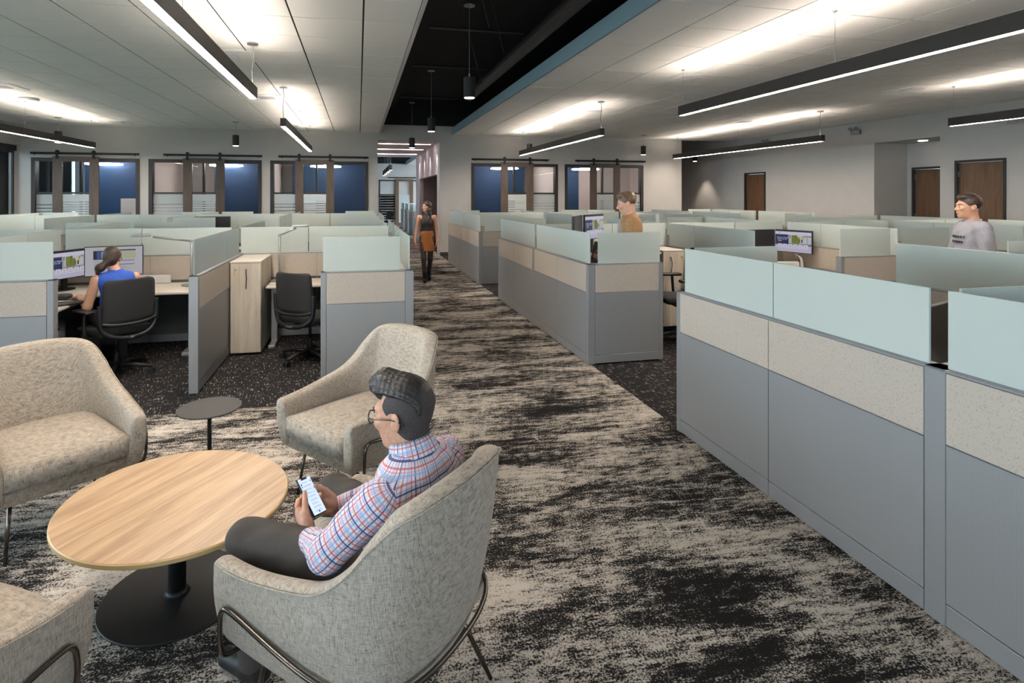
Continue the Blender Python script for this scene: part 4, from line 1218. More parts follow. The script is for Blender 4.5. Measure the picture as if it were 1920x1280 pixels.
def armchair(label):
    r = empty('armchair'); tag(r, label, 'armchair', 'greige lounge armchairs')
    bm, seam = armchair_meshes()
    o = finish('shell', bm, M['linen'], r, True); subsurf(o, 1)
    bm = bmesh.new(); tube(bm, seam[2:-2], 0.0028, 6); finish('piping', bm, M['linen'], o, True)
    bm = bmesh.new(); bx(bm, -0.31, 0.31, -0.30, 0.350, 0.297, 0.372, 0.014, 3); finish('seat_base', bm, M['linen'], r, True)
    bm = bmesh.new(); cushion(bm, 0.266, -0.30, 0.366, 0.382, 0.484, 0.245)
    e = [ed for ed in bm.edges if len(ed.link_faces) == 2 and ed.calc_face_angle(0) > 0.9]
    bmesh.ops.bevel(bm, geom=e, offset=0.024, segments=4, profile=0.5, affect='EDGES')
    c = finish('seat_cushion', bm, M['linen'], r, True)
    bm = bmesh.new(); tube(bm, [(-0.264, 0.30, 0.477), (-0.252, 0.352, 0.478), (-0.13, 0.374, 0.478), (0, 0.379, 0.478), (0.13, 0.374, 0.478), (0.252, 0.352, 0.478), (0.264, 0.30, 0.477)], 0.0028, 6); finish('piping', bm, M['linen'], c, True)
    # bent rod frame
    rod = [(0.27, 0.29, 0.289), (0.35, 0.30, 0.289), (0.368, 0.305, 0.310), (0.372, 0.308, 0.40), (0.374, 0.295, 0.462), (0.376, 0.25, 0.472),
           (0.384, 0.03, 0.432), (0.378, -0.12, 0.402), (0.352, -0.24, 0.38), (0.28, -0.33, 0.365), (0.15, -0.37, 0.358), (0, -0.378, 0.356)]
    rod = rod + [(-x, y, z) for x, y, z in rod[:-1][::-1]]
    bm = bmesh.new(); tube(bm, smooth_path(rod, 2), 0.0085, 10); finish('rod_frame', bm, M['chair_rod'], r, True)
    for (a, b) in (((0.22, 0.25, 0.31), (0.25, 0.295, 0)), ((-0.22, 0.25, 0.31), (-0.25, 0.295, 0)), ((0.24, -0.18, 0.31), (0.30, -0.33, 0)), ((-0.24, -0.18, 0.31), (-0.30, -0.33, 0))):
        bm = bmesh.new(); cyl(bm, a, b, 0.010, 0.008, 12); finish('leg', bm, M['chair_rod'], r, True)
    bm = bmesh.new(); cyl(bm, (-0.265, -0.24, 0.18), (0.265, -0.24, 0.18), 0.007, n=10); finish('stretcher', bm, M['chair_rod'], r, True)
    return r
ca = armchair('greige linen armchair the man with the phone sits in')
CA_RZ = yaw_of(-0.738, 0.675)
ca.location = (0.036, 2.054, 0); ca.rotation_euler = (0, 0, CA_RZ)
dup(ca, (0.03, 3.57, 0), yaw_of(-0.768, -0.64), label='empty greige armchair behind the seated man, facing left')
dup(ca, (-1.66, 3.58, 0), yaw_of(0.61, -0.79), label='empty greige armchair at the left edge, beyond the coffee table')
dup(ca, (-1.30, 1.86, 0), yaw_of(0.53, 0.85), label='greige armchair cut off in the bottom left corner')
# ------------------------------------------------------------------ people (signed-distance bodies)
def V3(*a): return np.array(a, float)
def unit(v): return v / np.linalg.norm(v)
def C_(a, b, r0, r1, k=0.02, sq=None, t=''): return ('c', np.array(a, float), np.array(b, float), r0, r1, k, sq, t)
def E_(c, r, R=None, k=0.02, t=''): return ('e', np.array(c, float), np.array(r, float), np.eye(3) if R is None else R, 0, k, None, t)
def bounds(p):
    if p[0] == 'c':
        m = max(p[3], p[4]) * (1.6 if p[6] else 1.0)
        return np.minimum(p[1], p[2]) - m, np.maximum(p[1], p[2]) + m
    m = max(p[2]); return p[1] - m, p[1] + m
def dist(p, X, Y, Z):
    if p[0] == 'c':
        a, b = p[1], p[2]
        x, y, z = X - a[0], Y - a[1], Z - a[2]
        ba = b - a; L = max(float(ba @ ba), 1e-12)
        t = np.clip((x * ba[0] + y * ba[1] + z * ba[2]) / L, 0, 1)
        dx, dy, dz = x - ba[0] * t, y - ba[1] * t, z - ba[2] * t
        if p[6]:
            ax, f = p[6]
            q = (dx * ax[0] + dy * ax[1] + dz * ax[2]) * (1 / f - 1)
            dx, dy, dz = dx + ax[0] * q, dy + ax[1] * q, dz + ax[2] * q
        return np.sqrt(dx * dx + dy * dy + dz * dz) - (p[3] + (p[4] - p[3]) * t)
    c, r, R = p[1], p[2], p[3]
    x, y, z = X - c[0], Y - c[1], Z - c[2]
    u = (x * R[0, 0] + y * R[1, 0] + z * R[2, 0]); v = (x * R[0, 1] + y * R[1, 1] + z * R[2, 1]); w = (x * R[0, 2] + y * R[1, 2] + z * R[2, 2])
    k0 = np.sqrt((u / r[0]) ** 2 + (v / r[1]) ** 2 + (w / r[2]) ** 2) + 1e-9
    k1 = np.sqrt((u / r[0] ** 2) ** 2 + (v / r[1] ** 2) ** 2 + (w / r[2] ** 2) ** 2) + 1e-9
    return k0 * (k0 - 1) / k1
def sdf_obj(name, prims, h, mat, parent, cuts=(), neg=(), uv=False, wrinkle=0.0, seed=0):
    lo = np.min([bounds(p)[0] for p in prims], 0) - 5 * h; hi = np.max([bounds(p)[1] for p in prims], 0) + 5 * h
    n = np.ceil((hi - lo) / h).astype(int) + 1
    D = np.full(n, 0.2, np.float32)
    ax = [lo[i] + h * np.arange(n[i]) for i in range(3)]
    def block(p, pad):
        a, b = bounds(p); i0 = np.maximum(((a - pad - lo) / h).astype(int), 0); i1 = np.minimum(((b + pad - lo) / h).astype(int) + 2, n)
        s = tuple(slice(i0[i], i1[i]) for i in range(3))
        return s, np.meshgrid(ax[0][s[0]], ax[1][s[1]], ax[2][s[2]], indexing='ij', sparse=True)
    for p in prims:
        s, (X, Y, Z) = block(p, 4 * h + p[5])
        d = dist(p, X, Y, Z); o = D[s]; k = p[5]
        hh = np.clip(0.5 + 0.5 * (o - d) / k, 0, 1)
        D[s] = np.where(o > 0.19, np.minimum(o, d), o * (1 - hh) + d * hh - k * hh * (1 - hh))
    for p in neg:
        s, (X, Y, Z) = block(p, 4 * h)
        D[s] = np.maximum(D[s], -dist(p, X, Y, Z))
    X, Y, Z = np.meshgrid(*ax, indexing='ij', sparse=True)
    if wrinkle:
        rs = np.random.RandomState(seed)
        W = 0
        for _ in range(7):
            f = rs.normal(0, 1, 3); f = f / np.linalg.norm(f) * rs.uniform(30, 75); W = W + np.sin(X * f[0] + Y * f[1] + Z * f[2] + rs.uniform(0, 6) + 1.5 * np.sin(X * f[1] * .5 + Z * f[0] * .4))
        D = D + (wrinkle * W / 2.6).astype(np.float32)
    for (pt, nr) in cuts:
        D = np.maximum(D, (X - pt[0]) * nr[0] + (Y - pt[1]) * nr[1] + (Z - pt[2]) * nr[2])
    g = openvdb.FloatGrid(3 * h); D = np.ascontiguousarray(np.clip(D, -3 * h, 3 * h), dtype=np.float32)
    g.copyFromArray(D, (0, 0, 0), 0.0)
    pts, quads = g.convertToQuads(0.0)
    pts = pts * h + lo
    me = bpy.data.meshes.new(name)
    me.vertices.add(len(pts)); me.vertices.foreach_set('co', pts.astype(np.float32).ravel())
    me.loops.add(len(quads) * 4); me.loops.foreach_set('vertex_index', quads[:, ::-1].astype(np.int32).ravel())
    me.polygons.add(len(quads)); me.polygons.foreach_set('loop_start', (np.arange(len(quads)) * 4).astype(np.int32))
    me.polygons.foreach_set('use_smooth', [True] * len(quads))
    me.update(calc_edges=True); me.validate()
    # orientation check by signed volume
    q = pts[quads[:, ::-1]]; vol = np.einsum('ij,ij->i', q[:, 0], np.cross(q[:, 1], q[:, 2])).sum()
    if vol < 0: me.flip_normals()
    me.materials.append(mat)
    if uv:
        fc = q.mean(1); best = None; idx = None
        for i, p in enumerate(prims):
            d = dist(p, fc[:, 0], fc[:, 1], fc[:, 2])
            if best is None: best = d; idx = np.zeros(len(d), int)
            else:
                m = d < best; best[m] = d[m]; idx[m] = i
        lv = np.zeros(len(me.loops), np.int32); me.loops.foreach_get('vertex_index', lv)
        UV = np.zeros((len(me.loops), 2), np.float32); P = pts[lv]; fi = np.repeat(idx, 4)
        for i, p in enumerate(prims):
            m = fi == i
            if not m.any(): continue
            if p[7] == 'torso':
                x, y, z = P[m].T; an = np.arctan2(x, -(y + 0.19)); UV[m, 0] = an * 0.17; UV[m, 1] = z
            else:
                a, b = (p[1], p[2]) if p[0] == 'c' else (p[1], p[1] + V3(0, 0, .1))
                t = unit(b - a); o = unit(np.cross(t, V3(0.2, 1, 0.1))); w = np.cross(t, o)
                v = P[m] - a; an = np.arctan2(v @ w, v @ o)
                UV[m, 0] = an * 0.055; UV[m, 1] = v @ t + i * 0.013
        lay = me.uv_layers.new(name='cloth'); lay.data.foreach_set('uv', UV.ravel())
    o = bpy.data.objects.new(name, me); COL.objects.link(o); o.parent = parent
    return o
def euler_R(rx, ry, rz): return np.array(Euler((rx, ry, rz), 'XYZ').to_matrix())
def head_prims(c, R, s=1.0, neck=None, fem=False, nose=1.0):
    T = lambda x, y, z: c + R @ (V3(x, y, z) * s)
    e = lambda x, y, z, a, b, d, k=0.02, R2=None: E_(T(x, y, z), (a * s, b * s, d * s), R if R2 is None else R @ R2, k)
    w = 0.94 if fem else 1.0
    P = [e(0, -0.012, 0.035, .076 * w, .096, .086), e(0, 0.03, -0.03, .061 * w, .066, .082, 0.03), e(0, 0.038, -0.078, .042 * w, .046, .036, 0.03),
         e(0, 0.074, -0.098, .019, .017, .016, 0.02), e(0, 0.078, 0.026, .048, .016, .012, 0.02),
         C_(T(0, 0.090, 0.010), T(0, 0.112 * (1 if nose == 1 else nose), -0.026), .008 * s, .0125 * s, 0.012),
         e(-.013, .100, -.032, .008, .009, .007, .008), e(.013, .100, -.032, .008, .009, .007, .008),
         e(0, .094, -.052, .022, .010, .0055, .006), e(0, .092, -.063, .019, .010, .006, .006),
         e(-.042, .072, -.018, .02, .02, .02, .02), e(.042, .072, -.018, .02, .02, .02, .02)]
    for sx in (-1, 1):
        P.append(e(sx * .079 * w, -.012, -.008, .007, .019, .031, .006, euler_R(0.15, 0, sx * 0.35)))
        P.append(e(sx * .075 * w, .000, -.022, .007, .012, .016, .006))
    if neck is not None:
        P.append(C_(T(0, -0.022, -0.06), neck, .054 * s * w, .060 * s * w, 0.03))
    return P, T
def eyes(T, s, parent, R):
    for sx in (-1, 1):
        bm = bmesh.new(); bmesh.ops.create_uvsphere(bm, u_segments=12, v_segments=8, radius=0.0115 * s)
        bmesh.ops.translate(bm, vec=Vector(T(sx * .031, .083, .006)), verts=bm.verts[:]); o = finish('eye', bm, M['eye_white'], parent, True)
        bm = bmesh.new(); bmesh.ops.create_uvsphere(bm, u_segments=10, v_segments=8, radius=0.006 * s)
        bmesh.ops.translate(bm, vec=Vector(T(sx * .031, .0905, .005)), verts=bm.verts[:]); finish('iris', bm, M['iris'], o, True)
def brows_lips(T, s, parent, hairm, lipm):
    bm = bmesh.new()
    for sx in (-1, 1): tube(bm, [T(sx * .016, .0965, .024), T(sx * .032, .095, .030), T(sx * .050, .080, .026)], [0.0035 * s, 0.004 * s, 0.0025 * s], 6)
    finish('eyebrows', bm, hairm, parent, True)
def hand_prims(w, d, nrm, side, s=1.0, curl=0.35, spread=0.05):
    """w wrist, d direction of the hand, nrm = back-of-hand normal, side=+1 thumb on +(d x nrm)"""
    d = unit(d); nrm = unit(nrm - d * (nrm @ d)); x = np.cross(d, nrm) * side
    T = lambda a, b, c: w + (x * a + d * b + nrm * c) * s
    P = [C_(T(0.0, -0.02, 0), T(0, .02, 0), .024 * s, .026 * s, .01), E_(T(0.002, .052, 0), (.040 * s, .050 * s, .015 * s), np.stack([x, d, nrm], 1), .012)]
    base = [(.030, .090, .074), (.010, .096, .082), (-.010, .092, .076), (-.028, .084, .060)]
    for i, (bx_, by_, L) in enumerate(base):
        p = T(bx_, by_, 0.0); ang = 0.1; seg = (L * .45, L * .32, L * .25); rr = (.0092, .0085, .0078, .007)
        dirx = bx_ * spread * 10
        q = T(bx_ * .8, by_ - .03, 0)
        P.append(C_(q, p, .010 * s, rr[0] * s, .006))
        for j in range(3):
            ang += curl * (1.0 if j else .7)
            v = d * math.cos(ang) - nrm * math.sin(ang) + x * dirx * .3
            p2 = p + v * seg[j] * s; P.append(C_(p, p2, rr[j] * s, rr[j + 1] * s, .003)); p = p2
    a = T(.024, .012, -.004); b = T(.046, .045, -.012); c = T(.050, .075, -.020); e = T(.046, .098, -.028)
    P += [C_(a, b, .017 * s, .013 * s, .01), C_(b, c, .0115 * s, .010 * s, .004), C_(c, e, .010 * s, .0085 * s, .003)]
    return P
M['skin_light'] = noisy('skin_fair', lin(204, 156, 130), lin(214, 168, 142), 60, 0.5)
M['skin_tan'] = noisy('skin_tan', lin(190, 138, 110), lin(200, 150, 122), 60, 0.5)
M['skin_main'] = noisy('skin_warm', lin(186, 138, 112), lin(198, 150, 124), 70, 0.5)
for k_ in ('skin_light', 'skin_tan', 'skin_main'):
    b_ = M[k_].node_tree.nodes['Principled BSDF']; b_.inputs['Subsurface Weight'].default_value = 0.08; b_.inputs['Subsurface Radius'].default_value = (0.02, 0.008, 0.004); b_.inputs['Subsurface Scale'].default_value = 0.5
M['eye_white'] = plain('eye_white', lin(168, 158, 150), 0.4); M['iris'] = plain('iris', lin(52, 36, 26), 0.2)
def hair_mat(name, lo, hi, sc=(260, 30, 60)):
    t = NT(name); n = t.noise(t.coords('Object', sc), 1.0, 3, 0.6, 0.5)
    t.l(t.ramp(n, [(0.35, lo), (0.68, hi)]), t.b.inputs['Base Color']); t.b.inputs['Roughness'].default_value = 0.38
    t.bump(n, 0.7, 0.004); return t.m
M['hair_black'] = hair_mat('black_hair', lin(15, 13, 13), lin(50, 44, 40), (230, 24, 110))
M['hair_fade'] = noisy('short_faded_hair', lin(40, 36, 36), lin(74, 66, 63), 420, 0.75, bump=0.6)
M['hair_brown'] = hair_mat('brown_hair', lin(36, 26, 22), lin(78, 58, 46))
M['hair_dark'] = hair_mat('dark_brown_hair', lin(28, 21, 18), lin(62, 46, 38), (120, 120, 30))
M['hair_sandy'] = hair_mat('sandy_brown_hair', lin(82, 62, 46), lin(134, 104, 78), (120, 60, 60))
M['pants'] = noisy('charcoal_trousers', lin(54, 49, 46), lin(61, 56, 52), 240, 0.8)
M['leather'] = plain('black_leather', lin(24, 23, 23), 0.5, spec=0.3)
M['blue_top'] = noisy('royal_blue_cloth', lin(42, 84, 178), lin(50, 94, 190), 80, 0.75)
M['black_top'] = noisy('dark_knit', lin(50, 42, 40), lin(58, 50, 47), 260, 0.85)
M['skirt'] = noisy('rust_suede', lin(136, 82, 34), lin(154, 94, 42), 60, 0.85)
M['tights'] = plain('sheer_black_tights', lin(56, 42, 38), 0.6)
M['jacket'] = noisy('brown_jacket_cloth', lin(150, 112, 72), lin(166, 126, 84), 50, 0.8)
M['grey_tee'] = noisy('grey_tee_cloth', lin(138, 134, 140), lin(150, 146, 152), 90, 0.85)
M['denim'] = noisy('dark_denim', lin(52, 58, 74), lin(62, 68, 86), 160, 0.85)
def plaid():
    t = NT('plaid_shirt_cloth'); uvn = t.n('ShaderNodeUVMap', uv_map='cloth'); sp = t.n('ShaderNodeSeparateXYZ'); t.l(uvn.outputs[0], sp.inputs[0])
    base = lin(206, 206, 212)
    def stripe(axis, off, width, period=0.064):
        m = t.math('FRACT', t.math('DIVIDE', t.math('ADD', sp.outputs[axis], off + 10.0), period))
        return t.math('LESS_THAN', m, width / period)
    col = base
    for axis in (0, 1):
        for off, w, c, f in ((0.0, 0.0050, lin(34, 54, 118), 0.88), (0.0160, 0.0050, lin(186, 74, 78), 0.75), (0.0230, 0.0030, lin(186, 80, 84), 0.45), (0.032, 0.0070, lin(112, 156, 206), 0.60), (0.046, 0.0050, lin(180, 76, 82), 0.68), (0.056, 0.0026, lin(60, 84, 150), 0.5)):
            col = t.mix(t.math('MULTIPLY', stripe(axis, off, w), f), col, c)
    t.l(col, t.b.inputs['Base Color']); t.b.inputs['Roughness'].default_value = 0.8
    return t.m
M['plaid'] = plaid()

def limb(P, joints, radii, k=0.02, t='', sq=None):
    for a, b, r0, r1 in zip(joints[:-1], joints[1:], radii[:-1], radii[1:]): P.append(C_(a, b, r0, r1, k, sq, t))
YAX = V3(0, 1, 0)

# ---- seated man with the phone (local frame = his armchair)
def seated_man():
    r = empty('person', (0.036, 2.054, 0), CA_RZ)
    tag(r, 'man in a plaid shirt and glasses sitting with a phone in both hands', 'person')
    Pc = V3(-0.030, 0.255, 0.680)
    R = np.array([[0.978, 0.047, 0.203], [0.114, 0.694, -0.710], [-0.174, 0.718, 0.674]])
    R = np.linalg.svd(R)[0] @ np.linalg.svd(R)[2]
    Q = lambda x, y, z: Pc + R @ V3(x, y, z)
    hc = V3(-0.005, -0.160, 1.062); HR = euler_R(-0.16, 0.0, 0.16)
    neck = V3(0, -0.205, 0.905)
    skin, T = head_prims(hc, HR, 1.0, neck)
    shL, shR = V3(-.188, -.205, .850), V3(.188, -.205, .850)
    elL, elR = V3(-.265, -.07, .70), V3(.275, -.04, .715)
    wrL, wrR = Q(-.068, -.118, -.035), Q(.125, -.075, -.03)
    torso = [C_((0, -.13, .56), (0, -.20, .74), .150, .150, .04, (YAX, .74), 'torso'), C_((0, -.19, .74), (0, -.20, .82), .150, .145, .04, (YAX, .72), 'torso'),
             C_((-.13, -.212, .840), (.13, -.212, .840), .066, .066, .05, None, 'torso'), C_((-.055, -.205, .890), (.055, -.205, .890), .045, .045, .05, None, 'torso')]
    skin += torso
    limb(skin, [shL, elL, wrL], [.050, .040, .026]); limb(skin, [shR, elR, wrR], [.050, .040, .026])
    # left hand: palm behind the lower left of the phone, thumb up the left edge
    h = 1.0
    skin += [E_(Q(-.050, -.055, -.030), (.024, .048, .022), R, .015), C_(wrL, Q(-.052, -.085, -.030), .026, .027, .015),
             C_(Q(-.058, -.085, -.018), Q(-.060, -.045, -.002), .019, .0145, .01), C_(Q(-.060, -.045, -.002), Q(-.050, -.010, .010), .012, .0105, .004), C_(Q(-.050, -.010, .010), Q(-.038, .016, .014), .0105, .0085, .003)]
    for i, y in enumerate((.006, -.014, -.034, -.054)):
        skin += [C_(Q(-.056, y - .012, -.024), Q(-.030, y + .004, -.034), .0105, .0095, .005), C_(Q(-.030, y + .004, -.034), Q(.004, y + .010, -.026), .0095, .0085, .003), C_(Q(.004, y + .010, -.026), Q(.022, y + .012, -.016), .0085, .0075, .003)]
    # right hand: open at the right side, thumb on the screen edge
    skin += [E_(Q(.086, -.040, -.020), (.030, .044, .020), R @ euler_R(0, 0.3, 0.5), .015), C_(wrR, Q(.100, -.062, -.024), .026, .028, .015),
             C_(Q(.098, -.040, -.006), Q(.072, -.008, .004), .019, .014, .01), C_(Q(.072, -.008, .004), Q(.048, .012, .010), .012, .0105, .004), C_(Q(.048, .012, .010), Q(.029, .024, .012), .0105, .008, .003)]
    for i, y in enumerate((.002, -.018, -.040, -.066)):
        skin += [C_(Q(.075, y - .012, -.022), Q(.052, y, -.034), .0105, .0095, .005), C_(Q(.052, y, -.034), Q(.026, y + .002, -.030 + .004 * i), .0095, .0085, .003), C_(Q(.026, y + .002, -.030 + .004 * i), Q(.010, y - .002, -.020 + .004 * i), .0085, .0075, .003)]
    hipL, hipR = V3(-.095, -.11, .555), V3(.095, -.11, .555)
    knL, knR = V3(-.185, .405, .545), V3(.215, .375, .545)
    anL, anR = V3(-.155, .41, .10), V3(.20, .33, .10)
    limb(skin, [hipL, knL, anL], [.075, .052, .038]); limb(skin, [hipR, knR, anR], [.075, .052, .038])
    sdf_obj('body', skin, 0.004, M['skin_main'], r)
    eyes(T, 1.0, r, HR); brows_lips(T, 1.0, r, M['hair_black'], None)
    # shirt
    sh = [C_((0, -.13, .57), (0, -.20, .74), .158, .160, .04, (YAX, .76), 'torso'), C_((0, -.19, .74), (0, -.205, .81), .160, .156, .04, (YAX, .76), 'torso'),
          C_((-.14, -.210, .840), (.14, -.210, .840), .078, .078, .05, None, 'torso'), C_((-.06, -.206, .882), (.06, -.206, .882), .060, .060, .05, None, 'torso')]
    limb(sh, [shL, elL, wrL + (elL - wrL) * .12], [.066, .057, .036], .025); limb(sh, [shR, elR, wrR + (elR - wrR) * .12], [.066, .057, .036], .025)
    for e_, w_ in ((elL, wrL), (elR, wrR)):
        d_ = unit(w_ - e_); sh += [C_(w_ - d_ * .075, w_ - d_ * .012, .039, .038, .004)]
    cut = [(wrL, unit(wrL - elL)), ]
    o = sdf_obj('shirt', sh, 0.006, M['plaid'], r, cuts=[(V3(0, 0, .50), V3(0, 0, -1))], uv=True, wrinkle=0.0035, seed=3,
                neg=[C_(neck + V3(0, .01, .02), neck + V3(0, .05, .2), .064, .075)])
    # collar
    bm = bmesh.new(); n = 36; prof = [(.066, -.012), (.0655, .034), (.069, .040), (.076, .026), (.086, -.014), (.084, -.017), (.072, .02), (.070, -.012)]
    CR = Matrix.Rotation(-0.30, 3, 'X'); rings = []
    uvl = bm.loops.layers.uv.new('cloth')
    for i in range(n + 1):
        a = -PI / 2 + 0.16 + (2 * PI - 0.32) * i / n + PI
        ring = []
        for rr, z in prof:
            v = Vector((rr * math.cos(a) * 1.03, rr * math.sin(a) * 1.0, z)); v = CR @ v + Vector((0, -.196, .945)); ring.append(bm.verts.new(v))
        rings.append(ring)
    acc = [0]
    for p_, q_ in zip(prof, prof[1:] + prof[:1]): acc.append(acc[-1] + math.hypot(p_[0] - q_[0], p_[1] - q_[1]))
    for i in range(n):
        for k in range(len(prof)):
            f = bm.faces.new((rings[i][k], rings[i + 1][k], rings[i + 1][(k + 1) % len(prof)], rings[i][(k + 1) % len(prof)]))
            for lp, (ii, kk) in zip(f.loops, ((i, k), (i + 1, k), (i + 1, k + 1), (i, k + 1))): lp[uvl].uv = (ii * 0.0130, acc[kk])
    finish('collar', bm, M['plaid'], r, True)
    # trousers
    pt = [C_((0, -.14, .565), (0, -.10, .56), .150, .14, .04, (V3(0, 0, 1), .72))]
    limb(pt, [hipL, knL], [.098, .076], .03); limb(pt, [hipR, knR], [.098, .076], .03)
    limb(pt, [knL, anL + V3(0, 0, .01)], [.074, .058], .02); limb(pt, [knR, anR + V3(0, 0, .01)], [.074, .058], .02)
    sdf_obj('trousers', pt, 0.007, M['pants'], r, cuts=[(V3(0, 0, .075), V3(0, 0, -1))], wrinkle=0.003, seed=8)
    # shoes
    for an in (anL, anR):
        s_ = [C_(an + V3(0, -.03, -.035), an + V3(0, .02, -.04), .040, .042, .02), C_(an + V3(0, .02, -.045), an + V3(0, .155, -.058), .044, .036, .02), C_(an + V3(0, -.02, 0), an + V3(0, -.01, .04), .042, .044, .02)]
        sdf_obj('shoe', s_, 0.005, M['leather'], r, cuts=[(V3(0, 0, .004), V3(0, 0, -1))])
    # hair: faded sides, long swept top
    sides = [E_(T(0, -.018, .032), (.0795, .099, .088), HR, .01), C_(T(0, -.022, -.03), T(0, -.024, -.09), .064, .052, .03)]
    ncut = [(T(0, .046, 0), HR @ unit(V3(0, 1, -.60)))]
    sdf_obj('hair_sides', sides, 0.004, M['hair_fade'], r, cuts=ncut + [(T(0, 0, -.095), HR @ unit(V3(0, .45, -1)))], neg=[E_(T(-.085, .004, -.012), (.03, .030, .036), HR), E_(T(.085, .004, -.012), (.03, .030, .036), HR)])
    top = []
    rs = random.Random(4)
    for i in range(22):
        u = -1 + 2 * i / 21; x0 = u * .061
        zt_ = .124 - .044 * u * u + (.004 if i % 2 else 0)
        pts = [T(x0 * .86, .084 - .034 * u * u, .082 - .012 * u * u), T(x0 * .90 - .004, .096 - .036 * u * u + rs.uniform(-.004, .007), .114 - .026 * u * u), T(x0 + .002, .060, zt_ + .014 + rs.uniform(-.002, .004)), T(x0 * 1.08, .01, zt_ + .004), T(x0 * 1.12, -.050, zt_ - .014), T(x0 * 1.0, -.084, zt_ - .040), T(x0 * .9, -.092, zt_ - .070)]
        pts = catmull(pts, 3)
        for j, (a, b) in enumerate(zip(pts[:-1], pts[1:])):
            top.append(C_(a, b, .0095 - .003 * u * u, .0095 - .003 * u * u, .004))
    top.append(E_(T(0, -.015, .062), (.068, .092, .062), HR, .01))
    top.append(E_(T(0, .055, .092), (.046, .030, .030), HR, .01))
    sdf_obj('hair_top', top, 0.003, M['hair_black'], r)
    # glasses
    bm = bmesh.new()
    for sx in (-1, 1):
        ring = [T(sx * .034 + .023 * math.cos(a * PI / 12), .108 - .004 * abs(math.cos(a * PI / 12)) , .000 + .021 * math.sin(a * PI / 12)) for a in range(24)]
        tube(bm, ring, .0022, 6, closed=True)
        tube(bm, [T(sx * .057, .104, .006), T(sx * .078, .075, .006), T(sx * .086, .0, .004), T(sx * .086, -.025, -.002), T(sx * .083, -.048, -.018)], .0020, 6)
    tube(bm, [T(-.011, .110, .004), T(0, .114, .007), T(.011, .110, .004)], .002, 6)
    finish('glasses', bm, M['black'], r, True)
    # phone
    ph = bpy.data.objects.new('phone', None); COL.objects.link(ph)
    W = Matrix.Translation((0.036, 2.054, 0)) @ Matrix.Rotation(CA_RZ, 4, 'Z') @ (Matrix.Translation(Pc) @ Matrix(R.tolist()).to_4x4())
    ph.matrix_world = W
    tag(ph, 'black smartphone showing a message list in the seated man\'s hands', 'phone')
    bm = bmesh.new(); bx(bm, -.0358, .0358, -.0735, .0735, -.004, .0036, .003, 2); finish('phone_body', bm, M['black'], ph, True)
    sm = [smat('phone', lin(176, 196, 232), 0.85), smat('phone_line', lin(96, 108, 136), 0.7), smat('phone_icon', lin(52, 66, 96), 0.6)]
    bm = bmesh.new()
    def rect(x0, x1, y0, y1, z, mi):
        f = bm.faces.new([bm.verts.new(p) for p in ((x0, y0, z), (x1, y0, z), (x1, y1, z), (x0, y1, z))]); f.material_index = mi
    rect(-.033, .033, -.0705, .063, .0038, 0); rect(-.033, -.016, .063, .0705, .0038, 0); rect(.016, .033, .063, .0705, .0038, 0)
    rect(-.020, .012, .052, .0535, .0040, 1); rect(.024, .029, .050, .055, .0040, 2); rect(-.029, -.022, .044, .051, .0040, 2)
    for k in range(8):
        y = .040 - k * .0138
        rect(-.018, .020 - .006 * (k % 3), y, y + .0012, .0040, 1); rect(-.018, .024 - .004 * (k % 2), y - .004, y - .0028, .0040, 1)
        if k < 4: rect(-.029, -.024, y - .004, y + .001, .0040, 2)
    rect(-.004, .004, -.066, -.060, .0040, 2)
    finish('screen', bm, sm, ph)
seated_man()

# ---- generic helpers for the clothed figures
def place_person(label, loc, rz):
    r = empty('person', loc, rz); tag(r, label, 'person'); return r

